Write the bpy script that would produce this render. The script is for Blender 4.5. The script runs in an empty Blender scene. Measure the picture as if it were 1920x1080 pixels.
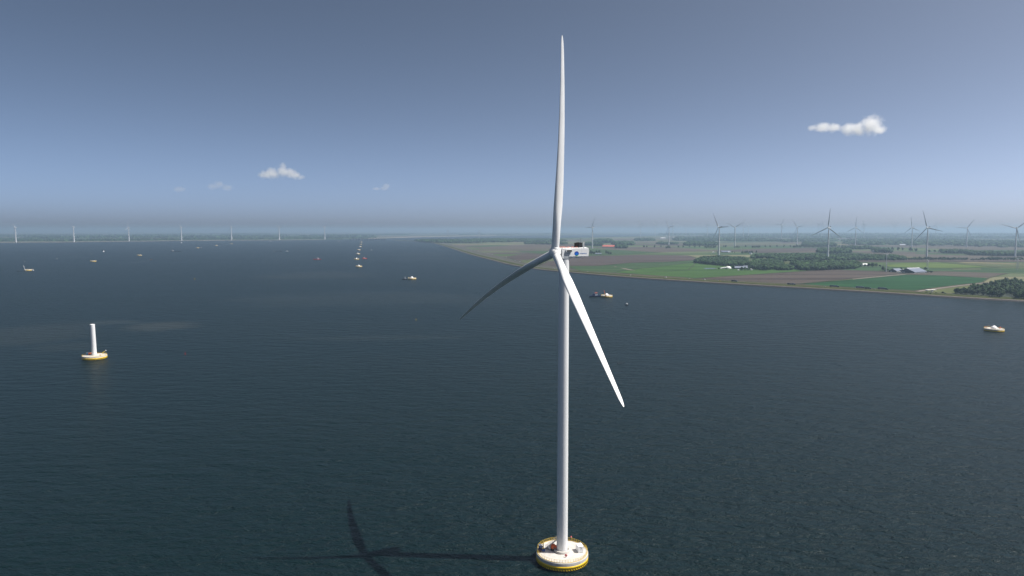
import bpy, bmesh, math, random
from mathutils import Vector, Matrix, noise as mnoise
R = math.radians
random.seed(7)
S = bpy.context.scene
COL = S.collection

# ------------------------------------------------------------------ camera
F, EY, CX, CY, CAMZ = 1280.0, 431.0, 960.0, 540.0, 123.5
PITCH = math.atan((CY - EY) / F)
cam_d = bpy.data.cameras.new("camera")
cam = bpy.data.objects.new("camera", cam_d)
COL.objects.link(cam)
cam.location = (0, 0, CAMZ)
cam.rotation_euler = (R(90) - PITCH, 0, 0)
cam_d.sensor_width = 36.0
cam_d.lens = 36.0 * F / 1920.0
cam_d.clip_start = 0.5
cam_d.clip_end = 200000
S.camera = cam

# ------------------------------------------------------------------ sky, sun, exposure
SUN_EL, SUN_AZ = R(58.2), R(93.8)          # azimuth clockwise from the view direction (+y)
world = bpy.data.worlds.new("World")
S.world = world
world.use_nodes = True
wn = world.node_tree
bg = wn.nodes["Background"]
sky = wn.nodes.new("ShaderNodeTexSky")
sky.sky_type = 'NISHITA'
sky.sun_disc = False
sky.sun_elevation = SUN_EL
sky.sun_rotation = SUN_AZ
sky.altitude = 0
sky.air_density = 0.15
sky.dust_density = 1.6
sky.ozone_density = 3.0
gam = wn.nodes.new("ShaderNodeGamma")
gam.inputs[1].default_value = 1.15
sat = wn.nodes.new("ShaderNodeHueSaturation")
sat.inputs["Saturation"].default_value = 0.84
sat.inputs["Hue"].default_value = 0.484
wn.links.new(sky.outputs[0], gam.inputs[0])
wn.links.new(gam.outputs[0], sat.inputs["Color"])
wn.links.new(sat.outputs[0], bg.inputs[0])
bg.inputs[1].default_value = 0.118

sun_d = bpy.data.lights.new("sun", 'SUN')
sun_d.energy = 3.9
sun_d.angle = R(0.53)
sun_d.color = (1.0, 0.95, 0.87)
sun = bpy.data.objects.new("sun", sun_d)
COL.objects.link(sun)
sv = Vector((math.sin(SUN_AZ) * math.cos(SUN_EL), math.cos(SUN_AZ) * math.cos(SUN_EL), math.sin(SUN_EL)))
sun.rotation_euler = sv.to_track_quat('Z', 'Y').to_euler()
sun.location = (300, 0, 600)

S.view_settings.view_transform = 'Standard'
S.view_settings.look = 'None'
S.view_settings.exposure = 0.8
S.view_settings.gamma = 1.0
S.render.engine = 'CYCLES'
S.cycles.use_denoising = True
S.cycles.max_bounces = 8
S.cycles.volume_bounces = 5
S.cycles.transparent_max_bounces = 16


# ------------------------------------------------------------------ helpers
def G(px, py, z=0.0):
    """Point of the plane at height z that the photograph (1920 x 1080) shows at px, py."""
    c, s = math.cos(PITCH), math.sin(PITCH)
    fw, up = Vector((0, c, -s)), Vector((0, s, c))
    d = fw * F + Vector((px - CX, 0, 0)) + up * (CY - py)
    t = (z - CAMZ) / d.z
    return Vector((0, 0, CAMZ)) + d * t


def mpp(p):
    """Metres that one photograph pixel spans at the point p."""
    return (p.y * math.cos(PITCH) - (p.z - CAMZ) * math.sin(PITCH)) / F


def tag(o, label=None, cat=None, group=None, kind=None):
    if label: o["label"] = label
    if cat: o["category"] = cat
    if group: o["group"] = group
    if kind: o["kind"] = kind
    return o


def thing(name, loc, label, cat, group=None, rz=0.0, scale=1.0):
    o = bpy.data.objects.new(name, None)
    COL.objects.link(o)
    o.location = loc
    o.rotation_euler = (0, 0, rz)
    o.scale = (scale,) * 3
    o.empty_display_size = 1.0
    return tag(o, label, cat, group)


def kids(o):
    return KIDS.get(o.name, [])


KIDS = {}


def link(o, parent=None):
    COL.objects.link(o)
    if parent is not None:
        o.parent = parent
        KIDS.setdefault(parent.name, []).append(o)
    return o


def copy_tree(o, parent=None):
    c = o.copy()
    link(c, parent)
    for ch in list(kids(o)):
        copy_tree(ch, c)
    return c


class MB:
    """Collects shapes for ONE mesh object."""
    def __init__(self):
        self.v, self.f, self.m, self.s = [], [], [], []

    def add(self, vs, fs, mi=0, smooth=False):
        b = len(self.v)
        self.v += [tuple(p) for p in vs]
        for f in fs:
            self.f.append([b + i for i in f]); self.m.append(mi); self.s.append(smooth)
        return self

    def box(self, c, s, rz=0.0, mi=0, rot=None):
        hx, hy, hz = s[0] / 2, s[1] / 2, s[2] / 2
        m = rot if rot is not None else Matrix.Rotation(rz, 3, 'Z')
        vs = [Vector(c) + m @ Vector((x * hx, y * hy, z * hz)) for z in (-1, 1) for x, y in ((-1, -1), (1, -1), (1, 1), (-1, 1))]
        return self.add(vs, [(3, 2, 1, 0), (4, 5, 6, 7), (0, 1, 5, 4), (1, 2, 6, 5), (2, 3, 7, 6), (3, 0, 4, 7)], mi)

    def bbox(self, c, s, b, rz=0.0, mi=0):
        """Box with bevelled edges."""
        bm = bmesh.new()
        bmesh.ops.create_cube(bm, size=1.0)
        for v in bm.verts: v.co = Vector((v.co.x * s[0], v.co.y * s[1], v.co.z * s[2]))
        bmesh.ops.bevel(bm, geom=bm.edges[:], offset=b, segments=2, affect='EDGES')
        m = Matrix.Rotation(rz, 3, 'Z')
        bm.verts.index_update()
        self.add([Vector(c) + m @ v.co for v in bm.verts], [[v.index for v in f.verts] for f in bm.faces], mi)
        bm.free()
        return self

    def lathe(self, prof, n=32, c=(0, 0, 0), mi=0, smooth=True, cap=True):
        vs, fs = [], []
        for r, z in prof:
            for k in range(n):
                a = 2 * math.pi * k / n
                vs.append((c[0] + r * math.cos(a), c[1] + r * math.sin(a), c[2] + z))
        for j in range(len(prof) - 1):
            for k in range(n):
                k2 = (k + 1) % n
                fs.append((j * n + k, j * n + k2, (j + 1) * n + k2, (j + 1) * n + k))
        self.add(vs, fs, mi, smooth)
        if cap:
            if prof[0][0] > 1e-4: self.add(vs[:n], [list(range(n))[::-1]], mi)
            if prof[-1][0] > 1e-4: self.add(vs[-n:], [list(range(n))], mi)
        return self

    def tube(self, p0, p1, r0, r1=None, n=8, mi=0, smooth=True, cap=True):
        p0, p1 = Vector(p0), Vector(p1)
        r1 = r0 if r1 is None else r1
        q = (p1 - p0).to_track_quat('Z', 'Y')
        vs = []
        for p, r in ((p0, r0), (p1, r1)):
            for k in range(n):
                a = 2 * math.pi * k / n
                vs.append(p + q @ Vector((r * math.cos(a), r * math.sin(a), 0)))
        self.add(vs, [(k, (k + 1) % n, n + (k + 1) % n, n + k) for k in range(n)], mi, smooth)
        if cap: self.add(vs, [list(range(n))[::-1], list(range(n, 2 * n))], mi)
        return self

    def ring(self, c, rad, r, n=64, k=6, mi=0):
        vs, fs = [], []
        for i in range(n):
            a = 2 * math.pi * i / n
            for j in range(k):
                b = 2 * math.pi * j / k
                rr = rad + r * math.cos(b)
                vs.append((c[0] + rr * math.cos(a), c[1] + rr * math.sin(a), c[2] + r * math.sin(b)))
        for i in range(n):
            for j in range(k):
                i2, j2 = (i + 1) % n, (j + 1) % k
                fs.append((i * k + j, i2 * k + j, i2 * k + j2, i * k + j2))
        return self.add(vs, fs, mi, True)

    def prism(self, poly, z0, z1, mi=0):
        """Horizontal outline extruded from z0 to z1 (outline counter-clockwise)."""
        n = len(poly)
        vs = [(p[0], p[1], z0) for p in poly] + [(p[0], p[1], z1) for p in poly]
        fs = [list(range(n))[::-1], list(range(n, 2 * n))] + [(i, (i + 1) % n, n + (i + 1) % n, n + i) for i in range(n)]
        return self.add(vs, fs, mi)

    def extrude(self, poly, y0, y1, mi=0, smooth=False):
        """Side outline in x, z extruded along y."""
        n = len(poly)
        vs = [(p[0], y0, p[1]) for p in poly] + [(p[0], y1, p[1]) for p in poly]
        fs = [list(range(n)), list(range(n, 2 * n))[::-1]] + [(n + i, n + (i + 1) % n, (i + 1) % n, i) for i in range(n)]
        return self.add(vs, fs, mi, smooth)

    def ico(self, c, r, jit=0.0, sub=1, mi=0, smooth=True, seed=0):
        vs, fs = ICO[sub]
        rnd = random.Random(seed)
        out = []
        for v in vs:
            k = 1 + jit * (rnd.random() * 2 - 1)
            out.append((c[0] + v[0] * r[0] * k, c[1] + v[1] * r[1] * k, c[2] + v[2] * r[2] * k))
        return self.add(out, fs, mi, smooth)

    def mesh(self, name, mats):
        me = bpy.data.meshes.new(name)
        me.from_pydata(self.v, [], self.f)
        for m in (mats if isinstance(mats, (list, tuple)) else [mats]): me.materials.append(m)
        me.polygons.foreach_set("material_index", self.m)
        me.polygons.foreach_set("use_smooth", self.s)
        me.update()
        return me

    def build(self, name, mats, parent=None):
        return link(bpy.data.objects.new(name, self.mesh(name, mats)), parent)


def _ico(sub):
    bm = bmesh.new()
    bmesh.ops.create_icosphere(bm, subdivisions=sub, radius=1.0)
    bm.verts.index_update()
    r = ([tuple(v.co) for v in bm.verts], [[v.index for v in f.verts] for f in bm.faces])
    bm.free()
    return r


ICO = {1: _ico(2), 0: _ico(1), 2: _ico(3)}


# ------------------------------------------------------------------ materials
def mat(name, col, rough=0.6, var=0.0, scale=1.0, col2=None, metallic=0.0, rnd=0.0, spec=None, stretch=None, detail=3.0, island=0.0, rows=0.0):
    """Principled material whose colour wanders between col and col2 (or darker/lighter by var)."""
    m = bpy.data.materials.new(name)
    m.use_nodes = True
    n, l = m.node_tree.nodes, m.node_tree.links
    b = n["Principled BSDF"]
    b.inputs["Roughness"].default_value = rough
    b.inputs["Metallic"].default_value = metallic
    if spec is not None: b.inputs["Specular IOR Level"].default_value = spec
    b.inputs["Base Color"].default_value = (*col, 1)
    if var > 0 or col2 is not None:
        if col2 is None:
            col2 = tuple(min(1, c * (1 + var)) for c in col)
            col = tuple(c * (1 - var) for c in col)
        tc = n.new("ShaderNodeTexCoord")
        nz = n.new("ShaderNodeTexNoise")
        nz.inputs["Scale"].default_value = scale
        nz.inputs["Detail"].default_value = detail
        src = tc.outputs["Object"]
        if stretch:
            mp = n.new("ShaderNodeMapping")
            mp.inputs["Scale"].default_value = stretch[:3]
            if len(stretch) > 3: mp.inputs["Rotation"].default_value = (0, 0, stretch[3])
            l.new(src, mp.inputs[0]); src = mp.outputs[0]
        l.new(src, nz.inputs["Vector"])
        rp = n.new("ShaderNodeValToRGB")
        rp.color_ramp.elements[0].position = 0.32
        rp.color_ramp.elements[1].position = 0.68
        rp.color_ramp.elements[0].color = (*col, 1)
        rp.color_ramp.elements[1].color = (*col2, 1)
        l.new(nz.outputs["Fac"], rp.inputs[0])
        out = rp.outputs[0]
        if rnd > 0:
            oi = n.new("ShaderNodeObjectInfo")
            mr = n.new("ShaderNodeMapRange")
            mr.inputs["To Min"].default_value = 1 - rnd
            mr.inputs["To Max"].default_value = 1 + rnd
            l.new(oi.outputs["Random"], mr.inputs["Value"])
            hs = n.new("ShaderNodeHueSaturation")
            l.new(mr.outputs[0], hs.inputs["Value"])
            l.new(out, hs.inputs["Color"]); out = hs.outputs[0]
        if island > 0:
            ge = n.new("ShaderNodeNewGeometry")
            mr = n.new("ShaderNodeMapRange")
            mr.inputs["To Min"].default_value = 1 - island
            mr.inputs["To Max"].default_value = 1 + island
            l.new(ge.outputs["Random Per Island"], mr.inputs["Value"])
            hs = n.new("ShaderNodeHueSaturation")
            l.new(mr.outputs[0], hs.inputs["Value"])
            l.new(out, hs.inputs["Color"]); out = hs.outputs[0]
        if rows > 0:
            mp3 = n.new("ShaderNodeMapping")
            mp3.inputs["Rotation"].default_value = (0, 0, stretch[3])
            l.new(tc.outputs["Object"], mp3.inputs[0])
            wv = n.new("ShaderNodeTexWave")
            wv.bands_direction = 'Y'
            wv.inputs["Scale"].default_value = 0.0125
            wv.inputs["Distortion"].default_value = 0.6
            wv.inputs["Detail"].default_value = 2
            wv.inputs["Detail Scale"].default_value = 0.3
            l.new(mp3.outputs[0], wv.inputs["Vector"])
            mr = n.new("ShaderNodeMapRange")
            mr.inputs["From Min"].default_value = 0.0; mr.inputs["From Max"].default_value = 0.25
            mr.inputs["To Min"].default_value = 1 - rows
            mr.inputs["To Max"].default_value = 1 + rows * 0.2
            l.new(wv.outputs["Fac"], mr.inputs["Value"])
            hs = n.new("ShaderNodeHueSaturation")
            l.new(mr.outputs[0], hs.inputs["Value"])
            l.new(out, hs.inputs["Color"]); out = hs.outputs[0]
        l.new(out, b.inputs["Base Color"])
    return m


M = {}
M['white'] = mat("white_paint", (0.72, 0.73, 0.73), 0.38, 0.05, 0.15, stretch=(1, 1, 0.15))
M['blade'] = mat("blade_gelcoat", (0.74, 0.75, 0.75), 0.42, 0.05, 0.2)
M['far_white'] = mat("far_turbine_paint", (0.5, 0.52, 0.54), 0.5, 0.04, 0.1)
M['concrete'] = mat("pale_concrete", (0.44, 0.43, 0.41), 0.8, 0.14, 0.8)
M['deck'] = mat("worn_deck_concrete", (0.42, 0.4, 0.37), 0.85, col2=(0.54, 0.52, 0.48), scale=0.55, detail=8)
M['yellow'] = mat("yellow_paint", (0.7, 0.47, 0.015), 0.45, 0.12, 0.8)
M['railyellow'] = mat("railing_yellow", (0.62, 0.42, 0.03), 0.5, 0.1, 2)
M['black'] = mat("black_coating", (0.012, 0.012, 0.013), 0.6, 0.3, 1)
M['dark'] = mat("dark_grey", (0.05, 0.052, 0.055), 0.6, 0.2, 1)
M['seam'] = mat("seam_grey", (0.3, 0.31, 0.32), 0.6, 0.1, 1)
M['grey'] = mat("grey_panel", (0.33, 0.36, 0.39), 0.5, 0.08, 1)
M['steel'] = mat("galvanised_steel", (0.42, 0.43, 0.44), 0.42, 0.12, 2, metallic=0.5)
M['orange'] = mat("orange_paint", (0.72, 0.13, 0.03), 0.5, 0.15, 1)
M['red'] = mat("red_paint", (0.55, 0.035, 0.03), 0.45, 0.15, 1)
M['blue'] = mat("blue_plastic", (0.015, 0.06, 0.22), 0.45, 0.15, 1)
M['navy'] = mat("navy_hull", (0.012, 0.03, 0.1), 0.4, 0.15, 1)
M['cyan'] = mat("pale_blue_paint", (0.1, 0.35, 0.6), 0.45, 0.1, 1)
M['brown'] = mat("brown_wood", (0.2, 0.11, 0.06), 0.7, 0.25, 3)
M['rust'] = mat("ochre_steel", (0.42, 0.19, 0.03), 0.55, 0.2, 1)
M['tarp'] = mat("white_tarpaulin", (0.8, 0.8, 0.8), 0.6, 0.04, 1)
M['glass'] = mat("dark_window", (0.02, 0.025, 0.03), 0.1)
M['logoblue'] = mat("logo_blue", (0.005, 0.13, 0.55), 0.4)
M['logodark'] = mat("logo_dark_blue", (0.01, 0.03, 0.3), 0.4)
M['logogreen'] = mat("logo_green", (0.06, 0.35, 0.05), 0.4)
M['letter'] = mat("pale_blue_lettering", (0.13, 0.24, 0.5), 0.5)
M['bark'] = mat("bark", (0.07, 0.055, 0.04), 0.9, 0.3, 1)
M['leaf'] = mat("foliage", (0.01, 0.03, 0.009), 0.7, col2=(0.036, 0.075, 0.018), scale=0.22, rnd=0.4, spec=0.2, detail=4, island=0.45)
M['wood'] = mat("woodland_foliage", (0.006, 0.022, 0.009), 0.75, col2=(0.036, 0.078, 0.022), scale=0.03, spec=0.15, detail=8, island=0.5)
M['roofgrey'] = mat("grey_sheet_roof", (0.13, 0.155, 0.21), 0.45, 0.1, 0.2)
M['roofred'] = mat("red_tile_roof", (0.42, 0.09, 0.055), 0.7, 0.2, 0.2)
M['wallwhite'] = mat("white_wall", (0.68, 0.67, 0.63), 0.8, 0.06, 0.3)
M['walldark'] = mat("dark_timber_wall", (0.03, 0.034, 0.04), 0.8, 0.2, 0.3)
M['wallbrick'] = mat("brick_wall", (0.25, 0.14, 0.1), 0.85, 0.2, 0.5)
M['tyre'] = mat("tyre_rubber", (0.015, 0.015, 0.015), 0.9)
M['cargrey'] = mat("silver_paint", (0.4, 0.42, 0.45), 0.3, 0.05, 1)
M['cardark'] = mat("dark_paint", (0.03, 0.035, 0.05), 0.3, 0.1, 1)
M['truckblue'] = mat("slate_trailer", (0.09, 0.13, 0.17), 0.5, 0.1, 1)
M['asphalt'] = mat("asphalt", (0.055, 0.055, 0.055), 0.9, 0.2, 0.2)
M['track'] = mat("pale_track", (0.12, 0.1, 0.078), 0.9, 0.25, 0.05)
M['sand'] = mat("pale_sand", (0.22, 0.19, 0.15), 0.9, 0.25, 0.004)
M['foam'] = mat("thin_foam", (0.09, 0.12, 0.14), 0.7, 0.3, 0.2)
M['bridge'] = mat("bridge_concrete", (0.13, 0.14, 0.15), 0.8, 0.15, 0.05)
M['bird'] = mat("dark_feathers", (0.02, 0.02, 0.022), 0.7, 0.2, 5)

# ------------------------------------------------------------------ water
def water_material():
    m = bpy.data.materials.new("lake_water")
    m.use_nodes = True
    n, l = m.node_tree.nodes, m.node_tree.links
    b = n["Principled BSDF"]
    b.inputs["IOR"].default_value = 1.333
    tc = n.new("ShaderNodeTexCoord")

    def math_(op, a, c=None, clamp=False):
        x = n.new("ShaderNodeMath"); x.operation = op; x.use_clamp = clamp
        for i, s in enumerate((a, c)):
            if s is None: continue
            if isinstance(s, (int, float)): x.inputs[i].default_value = s
            else: l.new(s, x.inputs[i])
        return x.outputs[0]

    def noise(scale, detail, rot=0.0, sx=1.0, sy=1.0, rough=0.5, dist=0.0):
        mp = n.new("ShaderNodeMapping")
        mp.inputs["Rotation"].default_value = (0, 0, rot)
        mp.inputs["Scale"].default_value = (sx, sy, 1)
        l.new(tc.outputs["Object"], mp.inputs[0])
        t = n.new("ShaderNodeTexNoise")
        t.inputs["Scale"].default_value = scale
        t.inputs["Detail"].default_value = detail
        t.inputs["Roughness"].default_value = rough
        t.inputs["Distortion"].default_value = dist
        l.new(mp.outputs[0], t.inputs["Vector"])
        return t.outputs["Fac"]

    # wavelets with crests running along (0.8, -0.6), a longer swell and fine chop
    crest = R(38)
    small = noise(0.36, 4.0, crest, 0.5, 1.0, 0.62, 0.7)
    swell = noise(0.11, 2.0, R(30), 0.4, 1.0, 0.5, 0.3)
    fine = noise(1.5, 2.0, R(50), 0.5, 1.0)
    gust = noise(0.0032, 4.0, R(6), 0.35, 1.0, 0.55)
    gs = n.new("ShaderNodeMapRange")
    gs.inputs["From Min"].default_value = 0.3; gs.inputs["From Max"].default_value = 0.7
    gs.inputs["To Min"].default_value = 0.6; gs.inputs["To Max"].default_value = 1.35
    l.new(gust, gs.inputs["Value"])
    h = math_('ADD', math_('MULTIPLY', small, 1.0), math_('MULTIPLY', swell, 1.6))
    h = math_('ADD', h, math_('MULTIPLY', fine, 0.2))
    h = math_('MULTIPLY', h, gs.outputs[0])
    bp = n.new("ShaderNodeBump")
    bp.inputs["Strength"].default_value = 1.0
    bp.inputs["Distance"].default_value = WAVE
    l.new(h, bp.inputs["Height"])
    l.new(bp.outputs[0], b.inputs["Normal"])
    # murky green water, with clouds of stirred sediment
    base = n.new("ShaderNodeMix"); base.data_type = 'RGBA'
    base.inputs["A"].default_value = (0.0012, 0.0082, 0.0098, 1)
    base.inputs["B"].default_value = (0.0044, 0.0146, 0.0165, 1)
    l.new(gust, base.inputs["Factor"])
    col = base.outputs["Result"]
    for px, py, hx, hy, rot, k, c in SEDIMENT:
        p = G(px, py)
        q = mpp(p)
        mp = n.new("ShaderNodeMapping"); mp.vector_type = 'TEXTURE'
        mp.inputs["Location"].default_value = (p.x, p.y, 0)
        mp.inputs["Rotation"].default_value = (0, 0, R(rot))
        mp.inputs["Scale"].default_value = (hx * q, hy * abs(G(px, py - 1).y - p.y), 1)
        l.new(tc.outputs["Object"], mp.inputs[0])
        ln = n.new("ShaderNodeVectorMath"); ln.operation = 'LENGTH'
        l.new(mp.outputs[0], ln.inputs[0])
        e = noise(0.012, 5.0, R(rot), 0.5, 1.0, 0.6)
        d = math_('ADD', ln.outputs["Value"], math_('MULTIPLY', math_('SUBTRACT', e, 0.5), 1.5))
        fac = math_('MULTIPLY', math_('SUBTRACT', 1.0, d, True), k * 2.0)
        fac = math_('MINIMUM', fac, k)
        mx = n.new("ShaderNodeMix"); mx.data_type = 'RGBA'
        l.new(fac, mx.inputs["Factor"])
        l.new(col, mx.inputs["A"])
        mx.inputs["B"].default_value = (*c, 1)
        col = mx.outputs["Result"]
    l.new(col, b.inputs["Base Color"])
    b.inputs["Roughness"].default_value = 0.33
    b.inputs["Specular IOR Level"].default_value = 0.13
    return m


WAVE = 2.7
SED = (0.027, 0.033, 0.029)
PALE = (0.028, 0.038, 0.038)
SEDIMENT = [(300, 612, 80, 11, 0, 0.6, SED), (215, 604, 55, 5, 0, 0.4, PALE), (50, 628, 130, 30, 4, 0.3, SED), (130, 650, 80, 12, 4, 0.22, SED),
            (600, 516, 130, 9, 0, 0.25, SED), (790, 477, 60, 3, 0, 0.25, SED), (790, 485, 70, 3, 0, 0.2, SED), (740, 633, 220, 6, 3, 0.18, PALE),
            (700, 560, 300, 18, 0, 0.2, PALE)]
water = MB()
xs = [-60000, -3000, -400, 400, 3000, 60000]
ys = [-1500, 120, 700, 3000, 60500]
water.add([(x, y, 0) for y in ys for x in xs], [(j * 6 + i, j * 6 + i + 1, (j + 1) * 6 + i + 1, (j + 1) * 6 + i) for j in range(4) for i in range(5)])
tag(water.build("water", water_material()), kind="structure")


# ------------------------------------------------------------------ land
def sheet(name, poly, z, material, zbot=None, px=True):
    pts = [G(x, y, z) for x, y in poly] if px else [Vector((*p, z)) for p in poly]
    area = sum(a.x * b.y - b.x * a.y for a, b in zip(pts, pts[1:] + pts[:1]))
    if area < 0: pts.reverse()
    mb = MB()
    if zbot is None: mb.add(pts, [list(range(len(pts)))])
    else: mb.prism([(p.x, p.y) for p in pts], zbot, z)
    return tag(mb.build(name, material), kind="structure")


def patchwork(name, cells, cols, rot, growth_noise=0.0015):
    """Farmland: long plots of their own crop colour, with ditches and uneven growth."""
    m = bpy.data.materials.new(name)
    m.use_nodes = True
    n, l = m.node_tree.nodes, m.node_tree.links
    b = n["Principled BSDF"]
    b.inputs["Roughness"].default_value = 0.95
    b.inputs["Specular IOR Level"].default_value = 0.1
    tc = n.new("ShaderNodeTexCoord")
    mp = n.new("ShaderNodeMapping"); mp.vector_type = 'TEXTURE'
    mp.inputs["Rotation"].default_value = (0, 0, rot)
    l.new(tc.outputs["Object"], mp.inputs[0])
    br = n.new("ShaderNodeTexBrick")
    br.offset = 0.37; br.squash = 1.0
    br.inputs["Scale"].default_value = 1.0
    br.inputs["Brick Width"].default_value = cells[0]
    br.inputs["Row Height"].default_value = cells[1]
    br.inputs["Mortar Size"].default_value = 3.0
    br.inputs["Color1"].default_value = (0, 0, 0, 1)
    br.inputs["Color2"].default_value = (1, 1, 1, 1)
    br.inputs["Mortar"].default_value = (0.5, 0.5, 0.5, 1)
    l.new(mp.outputs[0], br.inputs["Vector"])
    rp = n.new("ShaderNodeValToRGB")
    rp.color_ramp.interpolation = 'CONSTANT'
    el = rp.color_ramp.elements
    while len(el) < len(cols): el.new(0.5)
    for i, c in enumerate(cols):
        el[i].position = i / len(cols); el[i].color = (*c, 1)
    l.new(br.outputs["Color"], rp.inputs[0])
    nz = n.new("ShaderNodeTexNoise")
    nz.inputs["Scale"].default_value = growth_noise * 6; nz.inputs["Detail"].default_value = 6  # random uneven growth in the plot colours
    mp2 = n.new("ShaderNodeMapping"); mp2.inputs["Scale"].default_value = (0.3, 1, 1)
    l.new(mp.outputs[0], mp2.inputs[0]); l.new(mp2.outputs[0], nz.inputs["Vector"])
    mr = n.new("ShaderNodeMapRange")
    mr.inputs["From Min"].default_value = 0.3; mr.inputs["From Max"].default_value = 0.7
    mr.inputs["To Min"].default_value = 0.75; mr.inputs["To Max"].default_value = 1.25
    l.new(nz.outputs["Fac"], mr.inputs["Value"])
    hs = n.new("ShaderNodeHueSaturation")
    l.new(rp.outputs[0], hs.inputs["Color"]); l.new(mr.outputs[0], hs.inputs["Value"])
    l.new(hs.outputs[0], b.inputs["Base Color"])
    return m


SOIL, SOIL2, STRAW = (0.0759, 0.0620, 0.0508), (0.0580, 0.0496, 0.0435), (0.1205, 0.1190, 0.0677)
GR1, GR2, GR3 = (0.0465, 0.0744, 0.0248), (0.0279, 0.0589, 0.0217), (0.0744, 0.0930, 0.0434)
M['farmland'] = patchwork("farmland", (900.0, 260.0), [SOIL, GR1, GR2, SOIL2, GR3, SOIL, GR1, STRAW, GR2, SOIL2], R(8))
M['farmland_far'] = patchwork("far_farmland", (2200.0, 700.0), [(0.0434, 0.0620, 0.0372), (0.0310, 0.0527, 0.0279), (0.0930, 0.0806, 0.0620), (0.0248, 0.0465, 0.0248), (0.0620, 0.0744, 0.0434)], R(-6), 0.0006)

SHORE = [(736, 450.6), (770, 452.3), (800, 453.9), (808.5, 455), (824, 459.3), (842, 465), (871, 475.2), (900, 483.2), (925, 489.5), (950, 496.4), (979, 501.8), (1008, 506), (1040, 509.2),
         (1080, 512.9), (1130, 517.3), (1182, 521.6), (1270, 527.3), (1360, 533.2), (1480, 540), (1600, 547), (1700, 553.5), (1800, 560), (1920, 566.8), (2100, 577), (2400, 594)]
BACK = [(1500, 433.66), (1310, 437.2), (1290, 438.8), (1262, 440.4), (1230, 441.8), (1150, 444.4), (1080, 446.2), (1000, 447.4), (900, 448.4), (850, 449.4), (776, 451.2)]
LAND = 3.0
shore = [G(x, y) for x, y in SHORE]


def chaikin(p, k=2):
    for _ in range(k):
        q = [p[0]]
        for a, b in zip(p, p[1:]): q += [a.lerp(b, 0.25), a.lerp(b, 0.75)]
        p = q + [p[-1]]
    return p


shore = chaikin(shore, 2)
norm = []
for i in range(len(shore)):
    t = (shore[min(i + 1, len(shore) - 1)] - shore[max(i - 1, 0)]).normalized()
    norm.append(Vector((-t.y, t.x, 0)))
if norm[len(norm) // 2].y < 0: norm = [-q for q in norm]


def along(off, z=0.0):
    return [p + q * off + Vector((0, 0, z - p.z)) for p, q in zip(shore, norm)]


inner = along(30)
k0 = next(i for i, p in enumerate(shore) if p.x > G(776, 452.4).x)
poly = [(p.x, p.y) for p in inner[k0:]] + [(9000, G(2000, 594).y), (26000, 9000), (60000, 30000), (60000, 60000)]
poly += [tuple(G(x, y, LAND)[:2]) for x, y in BACK]
sheet("land", poly, LAND, M['farmland'], -2.0, px=False)

M['stone'] = mat("wet_basalt", (0.0136, 0.0124, 0.0124), 0.8, 0.3, 0.3)
M['revet'] = mat("stone_revetment", (0.0806, 0.0645, 0.0564), 0.9, 0.25, 0.15)
M['dikegrass'] = mat("dike_grass", (0.0284, 0.0353, 0.0067), 0.95, col2=(0.0436, 0.0512, 0.0117), scale=0.05, spec=0.1, detail=6)
prof = [(0, -1.0, 0), (4.0, 2.2, 0), (9.5, 3.0, 1), (30, 4.6, 2), (34, 4.6, 2), (40, 2.9, 2)]
dk = MB()
rows = [along(o, z) for o, z, _ in prof]
n_ = len(shore)
vs = [p for r in rows for p in r]
for j in range(len(prof) - 1):
    dk.add(vs, [(j * n_ + i, j * n_ + i + 1, (j + 1) * n_ + i + 1, (j + 1) * n_ + i) for i in range(n_ - 1)], prof[j + 1][2] if j else 0)
tag(dk.build("dike", [M['stone'], M['revet'], M['dikegrass']]), kind="structure")


def strip(name, o0, o1, z, material, i0=0, i1=None):
    a, b = along(o0, z)[i0:i1], along(o1, z)[i0:i1]
    mb = MB()
    n = len(a)
    mb.add(a + b, [(i, i + 1, n + i + 1, n + i) for i in range(n - 1)])
    return tag(mb.build(name, material), kind="structure")


M['verge'] = mat("rough_verge", (0.0484, 0.0484, 0.0279), 0.95, col2=(0.0744, 0.0670, 0.0446), scale=0.03, spec=0.1, detail=6)
M['stony'] = mat("stony_ground", (0.0744, 0.0707, 0.0643), 0.95, col2=(0.0446, 0.0484, 0.0321), scale=0.03, spec=0.1, detail=8)
strip("verge", 40, 92, LAND + 0.06, M['verge'], k0 + 1)
strip("road", 44, 52, LAND + 0.12, M['asphalt'], k0 + 1)
k1 = next(i for i, p in enumerate(shore) if p.x > G(1075, 512).x)
strip("stony_ground", 60, 105, LAND + 0.1, M['stony'], k0 + 6, k1)


def crop(name, c1, c2, scale, rot=0.0, stretch=0.12):
    return mat(name, tuple(v * 0.8 for v in c1), 0.95, col2=tuple(v * 1.22 for v in c2), scale=scale, spec=0.08, stretch=(stretch, 1, 1, rot), detail=9, rows=0.22)


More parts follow.
